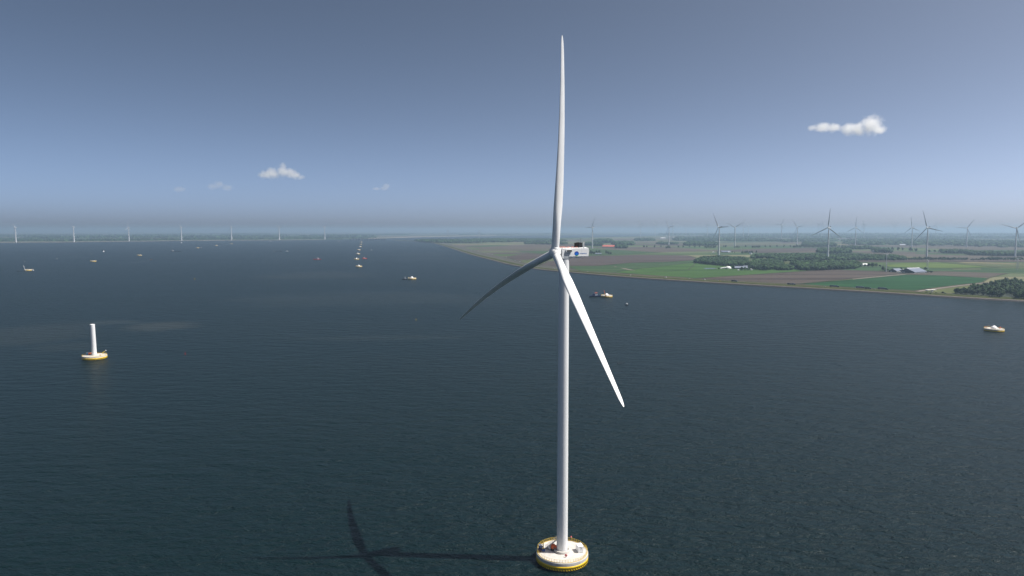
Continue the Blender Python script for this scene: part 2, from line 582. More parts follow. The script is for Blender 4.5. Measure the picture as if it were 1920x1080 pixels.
M['grass_bright'] = crop("bright_pasture", (0.0279, 0.0670, 0.0145), (0.0418, 0.0837, 0.0212), 0.03, R(-10))
M['grass_dark'] = crop("dark_crop", (0.0099, 0.0434, 0.0136), (0.0161, 0.0558, 0.0186), 0.04, R(-20))
M['grass_mid'] = crop("middle_pasture", (0.0237, 0.0527, 0.0211), (0.0395, 0.0659, 0.0263), 0.02, R(-4))
M['grass_light'] = crop("light_pasture", (0.0595, 0.0942, 0.0198), (0.0794, 0.1141, 0.0273), 0.015)
M['grass_olive'] = crop("olive_pasture", (0.0474, 0.0632, 0.0263), (0.0738, 0.0843, 0.0369), 0.015)
M['soil_dark'] = crop("ploughed_soil", (0.0387, 0.0308, 0.0275), (0.0638, 0.0521, 0.0438), 0.018, R(-18), 0.05)
M['soil_pale'] = crop("dry_soil", (0.0616, 0.0508, 0.0410), (0.0798, 0.0684, 0.0547), 0.02, R(-10), 0.08)
M['soil_purple'] = crop("purple_soil", (0.0464, 0.0367, 0.0346), (0.0638, 0.0521, 0.0459), 0.01, R(3), 0.1)
M['stubble'] = crop("straw_stubble", (0.1302, 0.1162, 0.0605), (0.1581, 0.1395, 0.0790), 0.01)
FIELDS = [
    ("purple field", 'soil_purple', [(1010, 497), (1036, 489), (1085, 481.5), (1200, 477.5), (1290, 479), (1305, 483), (1303, 488), (1250, 491), (1180, 493), (1120, 498.5)]),
    ("pasture by the dike", 'grass_mid', [(1060, 499), (1120, 498.2), (1180, 492.8), (1250, 490.8), (1303, 487.8), (1302, 496), (1290, 506), (1180, 513), (1090, 508)]),
    ("bright pasture", 'grass_bright', [(1150, 510.5), (1190, 504.5), (1302, 492), (1345, 497), (1470, 503), (1545, 504), (1505, 508.5), (1304, 521.8), (1285, 520), (1200, 514.5)]),
    ("ploughed field", 'soil_dark', [(1300, 521.8), (1395, 515.5), (1505, 508), (1563, 505.5), (1650, 508), (1697, 512.5), (1600, 522), (1494, 532.3), (1400, 527)]),
    ("dark crop field", 'grass_dark', [(1500, 532.5), (1600, 523.5), (1697, 515), (1760, 516.5), (1853, 521.5), (1842, 529), (1800, 533.5), (1750, 539.5), (1715, 544.5), (1600, 539)]),
    ("grey soil field", 'soil_pale', [(1694, 514), (1720, 510.5), (1760, 508.5), (1890, 512.5), (1853, 521), (1760, 516)]),
    ("pasture behind the barns", 'grass_mid', [(1650, 507), (1665, 500.5), (1760, 502.5), (2000, 506), (2000, 514), (1890, 512), (1760, 508), (1700, 511)]),
    ("light pasture", 'grass_light', [(1655, 497), (1690, 493), (1760, 491.5), (1800, 495.5), (1870, 501), (1760, 503), (1668, 500)]),
    ("wide pasture", 'grass_olive', [(1760, 491), (2000, 494), (2000, 506), (1870, 501.5), (1800, 495)]),
    ("straw strip", 'stubble', [(1790, 491.3), (1830, 490.8), (1925, 494.5), (1900, 495.5), (1810, 493.5)]),
    ("bare strips", 'stubble', [(1783, 504), (1840, 503.6), (1842, 504.8), (1786, 505)]),
    ("dark soil strip", 'soil_dark', [(1596, 489.5), (1610, 488.3), (2000, 489.5), (2000, 492), (1830, 490.8), (1700, 491.8), (1612, 491.5)]),
    ("middle soil field", 'soil_pale', [(1590, 474), (1720, 473), (1860, 480), (1840, 486), (1700, 481), (1640, 477)]),
    ("green strip", 'grass_mid', [(1720, 473.5), (1765, 474.5), (1830, 479), (1780, 478), (1715, 476)]),
    ("brown field", 'soil_purple', [(1330, 470), (1420, 466.5), (1520, 464.5), (1560, 467), (1500, 471), (1430, 474), (1380, 472)]),
    ("pale field", 'soil_pale', [(1120, 466.5), (1190, 464), (1290, 465.5), (1340, 470), (1240, 473), (1160, 471)]),
    ("left green field", 'grass_mid', [(990, 474), (1080, 467), (1140, 467.5), (1240, 473.5), (1170, 477), (1090, 480.5), (1030, 484)]),
    ("left pale field", 'soil_pale', [(880, 463.3), (960, 459), (1060, 457), (1110, 460), (1085, 465), (990, 467.5), (905, 467)]),
    ("left dark field", 'grass_mid', [(868, 461.8), (930, 459), (960, 460), (900, 463.3)]),
    ("left soil field", 'soil_purple', [(945, 482), (990, 474.5), (1030, 476), (1000, 486), (970, 488)]),
    ("left olive field", 'grass_olive', [(975, 491), (1005, 484), (1035, 485), (1010, 498)]),
    ("far soil strip", 'soil_pale', [(1725, 463.5), (1920, 464.5), (2000, 468), (1830, 468), (1740, 466)]),
    ("far straw strip", 'stubble', [(1560, 457.5), (1592, 457), (1595, 458.3), (1566, 459)]),
    ("farm pasture", 'grass_olive', [(1395, 497), (1405, 489), (1500, 489), (1508, 498), (1500, 503), (1480, 504), (1410, 503)]),
    ("glade", 'grass_light', [(1560, 488.5), (1580, 488), (1585, 489.8), (1562, 490)]),
]
for i, (nm, mt, pl) in enumerate(FIELDS):
    o = sheet("field", pl, LAND + 0.2 + 0.02 * i, M[mt])
    o["label"] = nm
M['ditch'] = mat("reedy_ditch", (0.02, 0.032, 0.014), 0.95, col2=(0.06, 0.07, 0.035), scale=0.02, spec=0.1)
for i, (nm, mt, pl) in enumerate(FIELDS):
    if max(y for _, y in pl) < 485: continue
    P = [G(x, y, LAND + 0.72) for x, y in pl]
    mb = MB()
    for a, b in zip(P, P[1:] + P[:1]):
        t = (b - a); t.z = 0
        if t.length < 1: continue
        q = Vector((-t.y, t.x, 0)).normalized() * 2.2
        mb.add([a + q, a - q, b - q, b + q], [(0, 1, 2, 3)])
    o = mb.build("ditch", M['ditch'])
    tag(o, kind="structure")
M['dirt'] = mat("bare_patch", (0.3, 0.24, 0.18), 0.95, 0.15, 0.02)
for pl in ([(1162, 502.6), (1172, 503), (1192, 507), (1180, 506.4)], [(1150, 499.4), (1158, 500.2), (1153, 500.6)], [(1598, 522.6), (1694, 513.6), (1700, 514.6), (1600, 524)],
           [(1714, 546), (1750, 540.5), (1800, 534.4), (1842, 529.8), (1880, 527.2), (1880, 528.6), (1843, 531.6), (1802, 536.4), (1754, 542.8), (1724, 547)]):
    sheet("path", pl, LAND + 0.8, M['track'])
sheet("meadow", [(1724, 547), (1754, 543), (1802, 536.6), (1843, 531.8), (1880, 528.8), (1880, 556), (1770, 549)], LAND + 0.25, mat("rough_meadow", (0.05, 0.07, 0.02), 0.95, col2=(0.1, 0.105, 0.045), scale=0.04, spec=0.1, detail=7))

FARSHORE = [(-420, 459), (0, 454.6), (137, 453.6), (240, 452.4), (338, 451.2), (432, 450.4), (523, 450), (608, 449.3), (660, 448.6), (705, 447.4), (770, 445.2), (860, 443.2), (1000, 441.6), (1120, 440.4), (1250, 439.2), (1400, 438.2), (1480, 434.6)]
pts = [G(x, y, 2.0) for x, y in FARSHORE]
tag(MB().prism([(p.x, p.y) for p in pts] + [(24000, 60400), (-60000, 60400), (-60000, 6000)], -2, 2).build("far_land", M['farmland_far']), kind="structure")
sheet("beach", [(0, 454.9), (137, 453.9), (240, 452.7), (338, 451.5), (432, 450.7), (523, 450.2), (608, 449.5), (608, 449.1), (523, 449.7), (432, 450.1), (338, 450.9), (240, 452.1), (137, 453.3), (0, 454.2)], 2.1, M['sand'])
sheet("beach", [(690, 447.4), (770, 445.2), (860, 443.2), (930, 442.4), (930, 441.9), (860, 442.4), (770, 444), (690, 446.4)], 2.1, M['sand'])

# ------------------------------------------------------------------ the big turbine
YAW = R(-115.2)                             # where the rotor faces, clockwise from +y
AXH = Vector((math.sin(YAW), math.cos(YAW), 0))


def frame(yaw, tilt):
    ax = Vector((math.sin(yaw) * math.cos(tilt), math.cos(yaw) * math.cos(tilt), math.sin(tilt)))
    h = Vector((-ax.y, ax.x, 0)).normalized()
    u = h.cross(ax)
    if u.z < 0: u = -u
    return ax, h, u


def blade_mesh(name, Rb, stations, flap_ax, flap_tg, cone, material, nseg=28, nst=40, feather=True):
    """Span along +z; chord along x when feathered, along y when in operation."""
    def interp(r):
        for a, b in zip(stations, stations[1:]):
            if a[0] <= r <= b[0]:
                t = (r - a[0]) / (b[0] - a[0]); t2 = t * t * (3 - 2 * t) if a[1] < b[1] else t
                return [a[i] + (b[i] - a[i]) * t2 for i in range(1, 5)]
        return stations[-1][1:]
    vs, fs = [], []
    r0 = stations[0][0]
    for j in range(nst + 1):
        t = j / nst
        r = r0 + (Rb - r0) * (1 - (1 - t) ** 1.35)
        c, th, af, tw = interp(r)
        q = (max(r, 0) / Rb) ** 2.2
        ox, oy = flap_ax * q + math.tan(cone) * r, flap_tg * q
        for k in range(nseg):
            a = 2 * math.pi * k / nseg
            xc = 0.5 + 0.5 * math.cos(a)                     # 1 = leading edge
            yc = math.sin(a) * 0.5
            xa = xc
            ya = math.copysign(1, math.sin(a)) * 0.5 * 2.5 * (math.sqrt(max(1 - xc, 0)) * xc ** 0.9) if abs(math.sin(a)) > 1e-6 else 0
            x = (xc - 0.5) * (1 - af) + (xa - 0.52) * af
            y = yc * (1 - af) + ya * af
            x, y = x * c, y * c * th
            ct, st = math.cos(tw), math.sin(tw)
            x, y = x * ct - y * st, x * st + y * ct
            if not feather: x, y = -y, x
            vs.append((x + ox, y + oy, r))
        if j:
            for k in range(nseg):
                k2 = (k + 1) % nseg
                fs.append(((j - 1) * nseg + k, (j - 1) * nseg + k2, j * nseg + k2, j * nseg + k))
    mb = MB()
    mb.add(vs, fs, 0, True)
    mb.add(vs, [list(range(nseg))[::-1], list(range(nst * nseg, nst * nseg + nseg))])
    me = mb.mesh(name, material)
    me.validate()
    return me


def foundation_meshes(Rf, zt=3.4):
    body = MB()
    body.lathe([(Rf - 0.12, -3.0), (Rf - 0.12, 1.1)], 96, mi=1, cap=False)
    body.lathe([(Rf, 2.1), (Rf, zt - 0.2), (Rf - 0.05, zt - 0.06), (Rf - 0.2, zt)], 96, mi=0, cap=False)
    body.lathe([(Rf - 0.2, zt), (Rf - 0.9, zt + 0.002), (0.001, zt + 0.02)], 96, mi=2, cap=False)
    for k in range(11):
        a = 2 * math.pi * (k + 0.35) / 11
        body.box((math.cos(a) * (Rf - 0.01), math.sin(a) * (Rf - 0.01), (zt + 1.95) / 2), (0.03, 0.07, zt - 2.3), a, 3)
    band = MB()
    band.lathe([(Rf - 0.11, 1.05), (Rf + 0.02, 1.05), (Rf + 0.02, 2.15), (Rf - 0.11, 2.15)], 96, cap=False)
    nt = 62
    for k in range(nt):
        a0 = 2 * math.pi * k / nt
        da = 2 * math.pi / nt
        q = [(a0, 1.06), (a0 + da * 0.6, 1.06), (a0 + da * 0.95, 0.48), (a0 + da * 0.35, 0.48)]
        vs = [(rr * math.cos(a), rr * math.sin(a), z) for rr in (Rf - 0.1, Rf + 0.02) for a, z in q]
        band.add(vs, [(0, 1, 2, 3), (7, 6, 5, 4), (0, 4, 5, 1), (1, 5, 6, 2), (2, 6, 7, 3), (3, 7, 4, 0)])
    rail = MB()
    rr = Rf - 0.35
    for k in range(58):
        a = 2 * math.pi * k / 58
        p = (math.cos(a) * rr, math.sin(a) * rr)
        rail.tube((p[0], p[1], zt), (p[0], p[1], zt + 1.12), 0.05, n=6)
    rail.ring((0, 0, zt + 1.12), rr, 0.04)
    rail.ring((0, 0, zt + 0.6), rr, 0.03)
    rail.ring((0, 0, zt + 0.1), rr, 0.09)
    return body, band, rail


BASE = G(1053.8, 1049.5)
DECK = 3.4
RF = 9.75
turb = thing("wind_turbine", BASE, "tall white three bladed wind turbine standing on the nearest round concrete island", "wind turbine")
body, band, rail = foundation_meshes(RF, DECK)
fb = body.build("foundation", [M['concrete'], M['black'], M['deck'], M['seam']], turb)
band.build("yellow_band", M['yellow'], fb)
rail.build("railing", M['railyellow'], fb)
MB().lathe([(3.0, DECK - 0.05), (3.0, DECK + 0.85), (2.93, DECK + 0.92), (2.45, DECK + 0.95), (2.4, DECK + 0.5), (2.15, DECK + 0.35)], 64, cap=False).build("plinth", M['deck'], fb)
tw = MB()
HUBZ = 115.0
tz0, tz1 = DECK + 0.3, HUBZ - 2.25
tp = []
for j in range(41):
    t = j / 40
    tp.append((2.06 - 0.22 * t ** 1.2, tz0 + (tz1 - tz0) * t))
tw.lathe(tp, 56)
towero = tw.build("tower", M['white'], turb)
for z in (31.0, 60.5, 88.0):
    t = (z - tz0) / (tz1 - tz0)
    MB().lathe([(2.066 - 0.22 * t ** 1.2, z - 0.09), (2.075 - 0.22 * t ** 1.2, z), (2.066 - 0.22 * t ** 1.2, z + 0.09)], 56, cap=False).build("flange", M['white'], towero)

# nacelle: local x runs along the rotor axis (front = +x), y to its left, z up
ax, hh, uu = frame(YAW, R(5.7))
NM = Matrix(((AXH.x, -AXH.y, 0, 0), (AXH.y, AXH.x, 0, 0), (0, 0, 1, 0), (0, 0, 0, 1)))
nac = MB()
W2 = 1.95
zb, zt_ = -1.55, 1.72
outline = [(1.95, -2.2), (1.95, 1.45), (1.7, zt_), (-8.9, zt_), (-9.35, 1.35), (-9.45, 0.2), (-9.2, zb), (-0.6, zb), (-0.95, -2.2)]
bm = bmesh.new()
va = [bm.verts.new((x, -W2, z)) for x, z in outline]
vb = [bm.verts.new((x, W2, z)) for x, z in outline]
bm.faces.new(va); bm.faces.new(vb[::-1])
for i in range(len(outline)):
    j = (i + 1) % len(outline)
    bm.faces.new((va[i], vb[i], vb[j], va[j]))
bmesh.ops.recalc_face_normals(bm, faces=bm.faces[:])
bmesh.ops.bevel(bm, geom=bm.edges[:], offset=0.16, segments=3, affect='EDGES')
bm.verts.index_update()
nac.add([v.co for v in bm.verts], [[v.index for v in f.verts] for f in bm.faces])
bm.free()
side = 1 if (NM @ Vector((0, 1, 0))).y < 0 else -1     # which local side looks towards the camera
for sd in (1, -1):
    nac.box((-4.2, sd * W2, 0.55), (8.4, 0.012, 0.035), mi=1)
    nac.box((-4.2, sd * W2, -0.62), (8.4, 0.012, 0.03), mi=1)
    for x in (-3.1, -6.2): nac.box((x, sd * W2, 0.1), (0.03, 0.012, 2.9), mi=1)
nac.box((-3.4, 0, -1.78), (5.2, 2.6, 0.42))
nac.box((-6.9, 0.6 * side, -1.68), (1.5, 1.6, 0.24))
nac.lathe([(1.7, 0), (1.75, 0.5)], 32, c=(0, 0, -2.65), mi=0, cap=False)
naco = nac.build("nacelle", [M['white'], M['seam']], turb)
naco.matrix_local = Matrix.Translation((0, 0, HUBZ + 0.35)) @ NM
# recess with the black inlet slot on each flank
for sd in (1, -1):
    y = sd * (W2 + 0.004)
    pb = MB()
    quad = [(1.35, -1.95), (-0.65, -1.95), (-1.9, 1.0), (0.75, 1.0)]
    vs = [(x, sd * (W2 - 0.3), z) for x, z in quad] + [(x, y, z) for x, z in quad]
    fs = [(0, 1, 2, 3), (4, 5, 6, 7), (0, 4, 5, 1), (1, 5, 6, 2), (2, 6, 7, 3), (3, 7, 4, 0)]
    pb.add(vs, fs)
    pb.build("recess_panel", M['grey'], naco)
    lb = MB().bbox((-0.75, sd * (W2 + 0.22), 0.62), (2.5, 0.5, 0.95), 0.12)
    lb.build("inlet_cowl", M['white'], naco)
    MB().bbox((-0.85, sd * (W2 + 0.46), 0.66), (2.1, 0.08, 0.62), 0.02).build("inlet_vent", M['black'], naco)
# cooler with its ragged black vanes, mast and roof rails
co = MB()
co.box((-6.5, 0, zt_ + 0.95), (0.35, 3.3, 1.6), mi=0)
for i in range(9):
    co.box((-6.1 + 0.5 * random.random(), -1.6 + 0.4 * i, zt_ + 0.9 + 0.25 * random.random()), (1.1 + 0.5 * random.random(), 0.1, 1.5), 0.15 * (random.random() - 0.5), 0)
co.box((-5.85, 0, zt_ + 0.35), (1.5, 3.0, 0.5), mi=0)
coo = co.build("cooler", [M['black']], naco)
fr = MB()
for y in (-1.75, 1.75): fr.box((-7.2, y, zt_ + 0.95), (0.28, 0.24, 1.95))
fr.box((-7.2, 0, zt_ + 1.9), (0.28, 3.3, 0.14))
fr.build("cooler_frame", M['white'], naco)
ms = MB()
ms.tube((-6.4, 0.9, zt_ + 1.7), (-6.4, 0.9, zt_ + 3.2), 0.03, n=6); ms.tube((-6.4, -0.6, zt_ + 1.7), (-6.4, -0.6, zt_ + 2.6), 0.03, n=6)
ms.tube((-6.4, 0.95, zt_ + 1.78), (-6.4, -0.65, zt_ + 1.78), 0.03, n=6); ms.ico((-6.4, 0.9, zt_ + 3.2), (0.1, 0.1, 0.14))
ms.build("weather_mast", M['dark'], naco)
for y in (-1.5, 1.5):
    for x0, x1 in ((1.4, -1.3), (-2.3, -3.3), (-3.9, -4.9)):
        rr_ = MB()
        rr_.tube((x0, y, zt_ + 0.22), (x1, y, zt_ + 0.22), 0.055, n=6)
        for k in range(4):
            x = x0 + (x1 - x0) * k / 3
            rr_.tube((x, y, zt_ - 0.02), (x, y, zt_ + 0.22), 0.03, n=5)
        rr_.build("roof_rail", M['orange'], naco)
for x in (-1.8, -5.2, -8.2):
    MB().bbox((x, 0.8, zt_ + 0.06), (0.9, 0.9, 0.2), 0.05).build("roof_hatch", M['white'], naco)


def emblem(points, z, name, material, y, parent):
    mb = MB()
    n = len(points)
    t = 0.02
    vs = [(p[0], y, p[1]) for p in points] + [(p[0], y + side * t * (1 + z), p[1]) for p in points]
    mb.add(vs, [list(range(n)), list(range(n, 2 * n))] + [(i, (i + 1) % n, n + (i + 1) % n, n + i) for i in range(n)])
    return mb.build(name, material, parent)


# emblem on the flank: dark blue disc, light blue swoosh, green tail; x runs backwards
ys = side * (W2 - 0.004)
ex, ez = -4.15, -0.4
disc = [(ex + 0.95 * math.cos(a) * (1 if math.cos(a) > 0 else 0.98), ez + 0.82 * math.sin(a)) for a in [2 * math.pi * k / 40 for k in range(40)]]
em = emblem(disc, 0, "emblem", M['logodark'], ys, naco)
flow = [(ex + 0.62, ez + 0.25), (ex + 0.1, ez + 0.42), (ex - 0.45, ez + 0.28), (ex - 0.8, ez - 0.1), (ex - 0.45, ez - 0.42), (ex + 0.1, ez - 0.5), (ex + 0.45, ez - 0.72), (ex + 0.72, ez - 0.35)]
emblem(flow, 0.4, "emblem_swirl", M['logoblue'], ys, em)
tail = [(ex + 0.5, ez - 0.98), (ex + 0.15, ez - 0.62), (ex - 0.35, ez - 0.52), (ex - 0.9, ez - 0.35), (ex - 0.55, ez - 0.66), (ex + 0.0, ez - 0.86)]
emblem(tail, 0.8, "emblem_tail", M['logogreen'], ys, em)
tcu = bpy.data.curves.new("lettering", 'FONT')
tcu.body = "Windplanblauw"
tcu.size = 0.62
tcu.extrude = 0.01
tob = bpy.data.objects.new("lettering_source", tcu)
COL.objects.link(tob)
bpy.context.view_layer.update()
tme = bpy.data.meshes.new_from_object(tob.evaluated_get(bpy.context.evaluated_depsgraph_get()))
bpy.data.objects.remove(tob)
tme.name = "lettering"
tme.materials.clear(); tme.materials.append(M['letter'])
wd = max(v.co.x for v in tme.vertices)
for v in tme.vertices:
    x, y, z = v.co
    v.co = (ex - 1.25 - x * 3.05 / wd, side * (W2 + 0.012) + side * z, ez - 0.12 + y)
link(bpy.data.objects.new("lettering", tme), naco)

# hub and blades
OH = 3.79
hub_c = Vector((0, 0, HUBZ)) + ax * OH
vv = uu.cross(ax)
HM = Matrix((( ax.x, vv.x, uu.x, hub_c.x), (ax.y, vv.y, uu.y, hub_c.y), (ax.z, vv.z, uu.z, hub_c.z), (0, 0, 0, 1)))
hb = MB()
pr = [(1.75, -1.6), (1.95, -1.2), (2.02, -0.3), (1.98, 0.5), (1.75, 1.25), (1.3, 1.75), (0.7, 2.05), (0.02, 2.15)]
# lathe around local x
tmp = MB().lathe(pr, 48, cap=True)
hb.add([(v[2], v[0], v[1]) for v in tmp.v], tmp.f, 0, True)
tmp = MB().lathe([(1.5, -2.6), (1.5, -1.5)], 40, cap=False)
hb.add([(v[2], v[0], v[1]) for v in tmp.v], tmp.f, 1, True)
huo = hb.build("hub", [M['white'], M['dark']], turb)
huo.matrix_local = HM
ALPHA = R(-6.9)
# the fit used h = ax x z = -hh, so azimuth runs the other way here
STN = [(1.3, 2.78, 1.0, 0.0, 0.0), (4.5, 2.78, 1.0, 0.0, 0.0), (10, 3.15, 0.72, 0.45, R(-8)), (16, 3.75, 0.42, 0.9, R(-8)), (24, 3.6, 0.29, 1, R(-9)), (38, 2.8, 0.24, 1, R(-9)),
       (54, 2.0, 0.2, 1, R(-8)), (65, 1.45, 0.18, 1, R(-8)), (71, 1.15, 0.17, 1, R(-8)), (73.6, 0.62, 0.16, 1, R(-8)), (74.3, 0.14, 0.2, 1, 0)]
# each blade bends its own way under its weight and the wind
BEND = ((1.33, 4.1, 4.93, -0.1), (-1.03, 7.83, 6.89, -3.12), (3.52, 3.83, 3.47, 0.14))
for k in range(3):
    bme = blade_mesh("blade", 74.3, STN, BEND[k][0], BEND[k][1], R(BEND[k][2]), M['blade'])
    t = ALPHA + R(BEND[k][3]) + k * 2 * math.pi / 3
    hm = -hh
    e = hm * math.sin(t) + uu * math.cos(t)
    tg = hm * math.cos(t) - uu * math.sin(t)
    b = link(bpy.data.objects.new("blade", bme), turb)
    b.matrix_local = Matrix(((ax.x, tg.x, e.x, hub_c.x), (ax.y, tg.y, e.y, hub_c.y), (ax.z, tg.z, e.z, hub_c.z), (0, 0, 0, 1)))
    cf = MB().lathe([(1.62, 1.0), (1.62, 1.75), (1.5, 1.95), (1.36, 2.0)], 40, cap=False)
    c = cf.build("blade_collar", M['white'], b)

# ---- things on its deck
def deck_pt(px, py): return G(px, py, DECK + 0.02)


p = deck_pt(1086.8, 1033.0)
o = thing("equipment_cabin", p, "white equipment container standing on the deck right of the big tower", "container", rz=R(14))
c = MB().bbox((0, 0, 1.25), (2.1, 3.0, 2.4), 0.06)
for k in range(7): c.box((1.05, -1.2 + 0.4 * k, 1.25), (0.03, 0.06, 2.1))
for k in range(7): c.box((-1.05, -1.2 + 0.4 * k, 1.25), (0.03, 0.06, 2.1))
c.build("cabin_body", M['tarp'], o)
MB().box((0.25, -1.51, 1.2), (0.95, 0.05, 2.0)).build("door", M['white'], o)
MB().box((0.1, -1.55, 1.55), (0.28, 0.05, 0.3)).build("vent", M['dark'], o)
MB().box((-0.1, -1.53, 2.26), (1.0, 0.05, 0.12)).build("sign_plate", M['seam'], o)
MB().box((0, 0, 0.03), (1.9, 2.8, 0.06)).build("skid", M['dark'], o)

p = deck_pt(1012.9, 1032.0)
o = thing("toilet_cabin", p, "tall dark blue cabin with white roof at the deck railing", "cabin", rz=R(12))
MB().bbox((0, 0, 1.05), (1.15, 1.15, 2.1), 0.04).build("cabin_body", M['blue'], o)
MB().bbox((0, 0, 2.22), (1.22, 1.22, 0.25), 0.08).build("roof", M['tarp'], o)
MB().box((0, -0.585, 1.0), (0.75, 0.04, 1.85)).build("door", M['navy'], o)
MB().box((0.1, -0.61, 1.6), (0.35, 0.03, 0.18)).build("sign_plate", M['cyan'], o)
MB().box((0.585, 0, 1.0), (0.04, 0.5, 1.8)).build("side_panel", M['cyan'], o)
p = deck_pt(1018.9, 1033.6)
o = thing("blue_tank", p, "low dark blue tank beside the tall blue cabin", "tank", rz=R(5))
MB().bbox((0, 0, 0.4), (1.25, 0.85, 0.75), 0.14).build("tank_body", M['blue'], o)
MB().lathe([(0.14, 0.77), (0.14, 0.87)], 16, c=(0.3, 0, 0)).build("filler_cap", M['black'], o)
p = deck_pt(1012.6, 1035.0)
o = thing("cable_drum", p, "brown cable drum in front of the tall blue cabin", "drum", rz=R(100))
for y in (-0.3, 0.3):
    tmp = MB().lathe([(0.55, -0.05), (0.55, 0.05)], 24)
    MB().add([(v[0], v[2] + y, v[1] + 0.56) for v in tmp.v], tmp.f).build("flange", M['brown'], o)
tmp = MB().lathe([(0.36, -0.25), (0.36, 0.25)], 20)
MB().add([(v[0], v[2], v[1] + 0.56) for v in tmp.v], tmp.f).build("cable", M['dark'], o)
p = deck_pt(1018.6, 1029.0)
o = thing("davit", p, "yellow davit post with short jib behind the tall blue cabin", "davit", rz=R(150))
MB().tube((0, 0, 0), (0, 0, 2.4), 0.2, 0.16, 12).build("post", M['yellow'], o)
d = MB().tube((0, 0, 2.3), (1.5, 0, 2.9), 0.12, 0.09, 10); d.tube((0.1, 0, 1.3), (0.9, 0, 2.6), 0.06, n=8)
d.build("jib", M['yellow'], o)
MB().bbox((0.1, 0.3, 0.9), (0.4, 0.4, 0.5), 0.05).build("winch", M['dark'], o)
MB().lathe([(0.55, 0), (0.55, 0.12)], 20).build("base_plate", M['yellow'], o)
# stair from the deck up to the tower door
a, b_ = deck_pt(1023.0, 1028.0), BASE + Vector((-1.55, 1.7, DECK + 3.9))
o = thing("access_stair", a, "grey steel stair rising across the deck to the tower", "stair")
d = b_ - a
run = Vector((d.x, d.y, 0)); L = run.length; dirv = run.normalized(); sd_ = Vector((-dirv.y, dirv.x, 0))
for s_ in (-0.5, 0.5):
    q = sd_ * s_
    mb = MB(); mb.tube(q, d + q, 0.09, n=6); mb.build("stringer", M['steel'], o)
    mb = MB()
    mb.tube(q + Vector((0, 0, 1.05)), d + q + Vector((0, 0, 1.05)), 0.05, n=6)
    for k in range(8):
        w = q + d * (k / 7)
        mb.tube(w, w + Vector((0, 0, 1.05)), 0.04, n=5)
    mb.build("handrail", M['tarp'], o)
for k in range(12):
    w = d * ((k + 0.5) / 12)
    MB().box(w + Vector((0, 0, 0.05)), (0.3, 1.0, 0.05), math.atan2(dirv.y, dirv.x)).build("tread", M['steel'], o)
MB().box(d + dirv * 0.45 + Vector((0, 0, 0)), (1.1, 1.5, 0.08), math.atan2(dirv.y, dirv.x)).build("landing", M['steel'], o)
for k in (0.2, 0.45, 0.7):
    w = d * k; MB().tube((w.x, w.y, 0), (w.x, w.y, w.z), 0.06, n=6).build("support_leg", M['steel'], o)
p = deck_pt(1037.2, 1031.0)
o = thing("orange_drum", p, "large orange drum on black base left of the big tower", "drum")
MB().lathe([(0.82, 0.7), (0.86, 0.8), (0.86, 1.9), (0.7, 2.15), (0.3, 2.28), (0.02, 2.3)], 28).build("drum_body", M['orange'], o)
MB().bbox((0, 0, 0.36), (1.5, 1.5, 0.7), 0.05).build("base_frame", M['black'], o)
MB().box((0.2, -0.87, 1.3), (0.5, 0.04, 0.5)).build("label_plate", M['brown'], o)
for i, (px, py, sz, lb) in enumerate(((1042.6, 1032.2, 1.0, "smaller orange canister tight against the big tower"),)):
    p = deck_pt(px, py)
    o = thing("orange_canister", p, lb, "canister")
    MB().lathe([(0.42, 0.25), (0.46, 0.35), (0.46, 0.95), (0.4, 1.05), (0.4, 1.15), (0.46, 1.25), (0.46, 1.9), (0.25, 2.1), (0.02, 2.12)], 20).build("canister_body", M['orange'], o)
    MB().lathe([(0.5, 0), (0.5, 0.25)], 20).build("base_ring", M['dark'], o)
    MB().ring((0, 0, 1.1), 0.43, 0.06, 20).build("strap", M['tarp'], o)
for px, py, s_, lb in ((1030.8, 1029.8, 0.9, "white cloth sack by the foot of the steel stair"), (1033.0, 1027.5, 1.25, "larger white crate behind the orange drum")):
    p = deck_pt(px, py)
    o = thing("white_crate" if s_ > 1 else "cloth_sack", p, lb, "crate" if s_ > 1 else "sack", rz=R(20))
    if s_ > 1:
        MB().bbox((0, 0, 0.65), (1.2, 1.1, 1.1), 0.04).build("crate_body", M['tarp'], o); MB().box((0, 0, 0.06), (1.2, 1.1, 0.1)).build("pallet", M['brown'], o)
        MB().bbox((0, 0, 1.24), (1.26, 1.16, 0.1), 0.03).build("lid", M['tarp'], o)
    else:
        MB().ico((0, 0, 0.42), (0.5, 0.42, 0.45), 0.12, 1, seed=3).build("sack_body", M['tarp'], o); MB().tube((0, 0, 0.78), (0.1, 0, 1.05), 0.1, 0.2, 8).build("sack_neck", M['tarp'], o)
p = deck_pt(1061.4, 1044.5)
o = thing("lifebuoy_stand", p, "red and white lifebuoy stand in front of the tower plinth", "lifebuoy", rz=R(-10))
tmp = MB()
tmp.ring((0, 0, 0), 0.38, 0.13, 24, 8)
MB().add([(v[0], v[2] - 0.16, v[1] + 0.75) for v in tmp.v], tmp.f, 0, True).build("ring", M['red'], o)
MB().bbox((0, 0.05, 0.7), (0.6, 0.25, 0.9), 0.05).build("housing", M['tarp'], o)
MB().tube((0, 0.05, 0), (0, 0.05, 0.3), 0.08, n=8).build("foot", M['dark'], o)
p = BASE + Vector((4.1, 8.45, DECK))
o = thing("deck_lantern", p, "small red and white lantern on a post at the rear railing", "lantern")
MB().tube((0, 0, 0), (0, 0, 1.35), 0.05, n=8).build("post", M['railyellow'], o)
MB().lathe([(0.26, 1.35), (0.28, 1.5), (0.28, 1.65), (0.2, 1.8), (0.02, 1.86)], 16).build("lamp_housing", M['red'], o)
MB().lathe([(0.285, 1.53), (0.285, 1.62)], 16, cap=False).build("lens", M['tarp'], o)

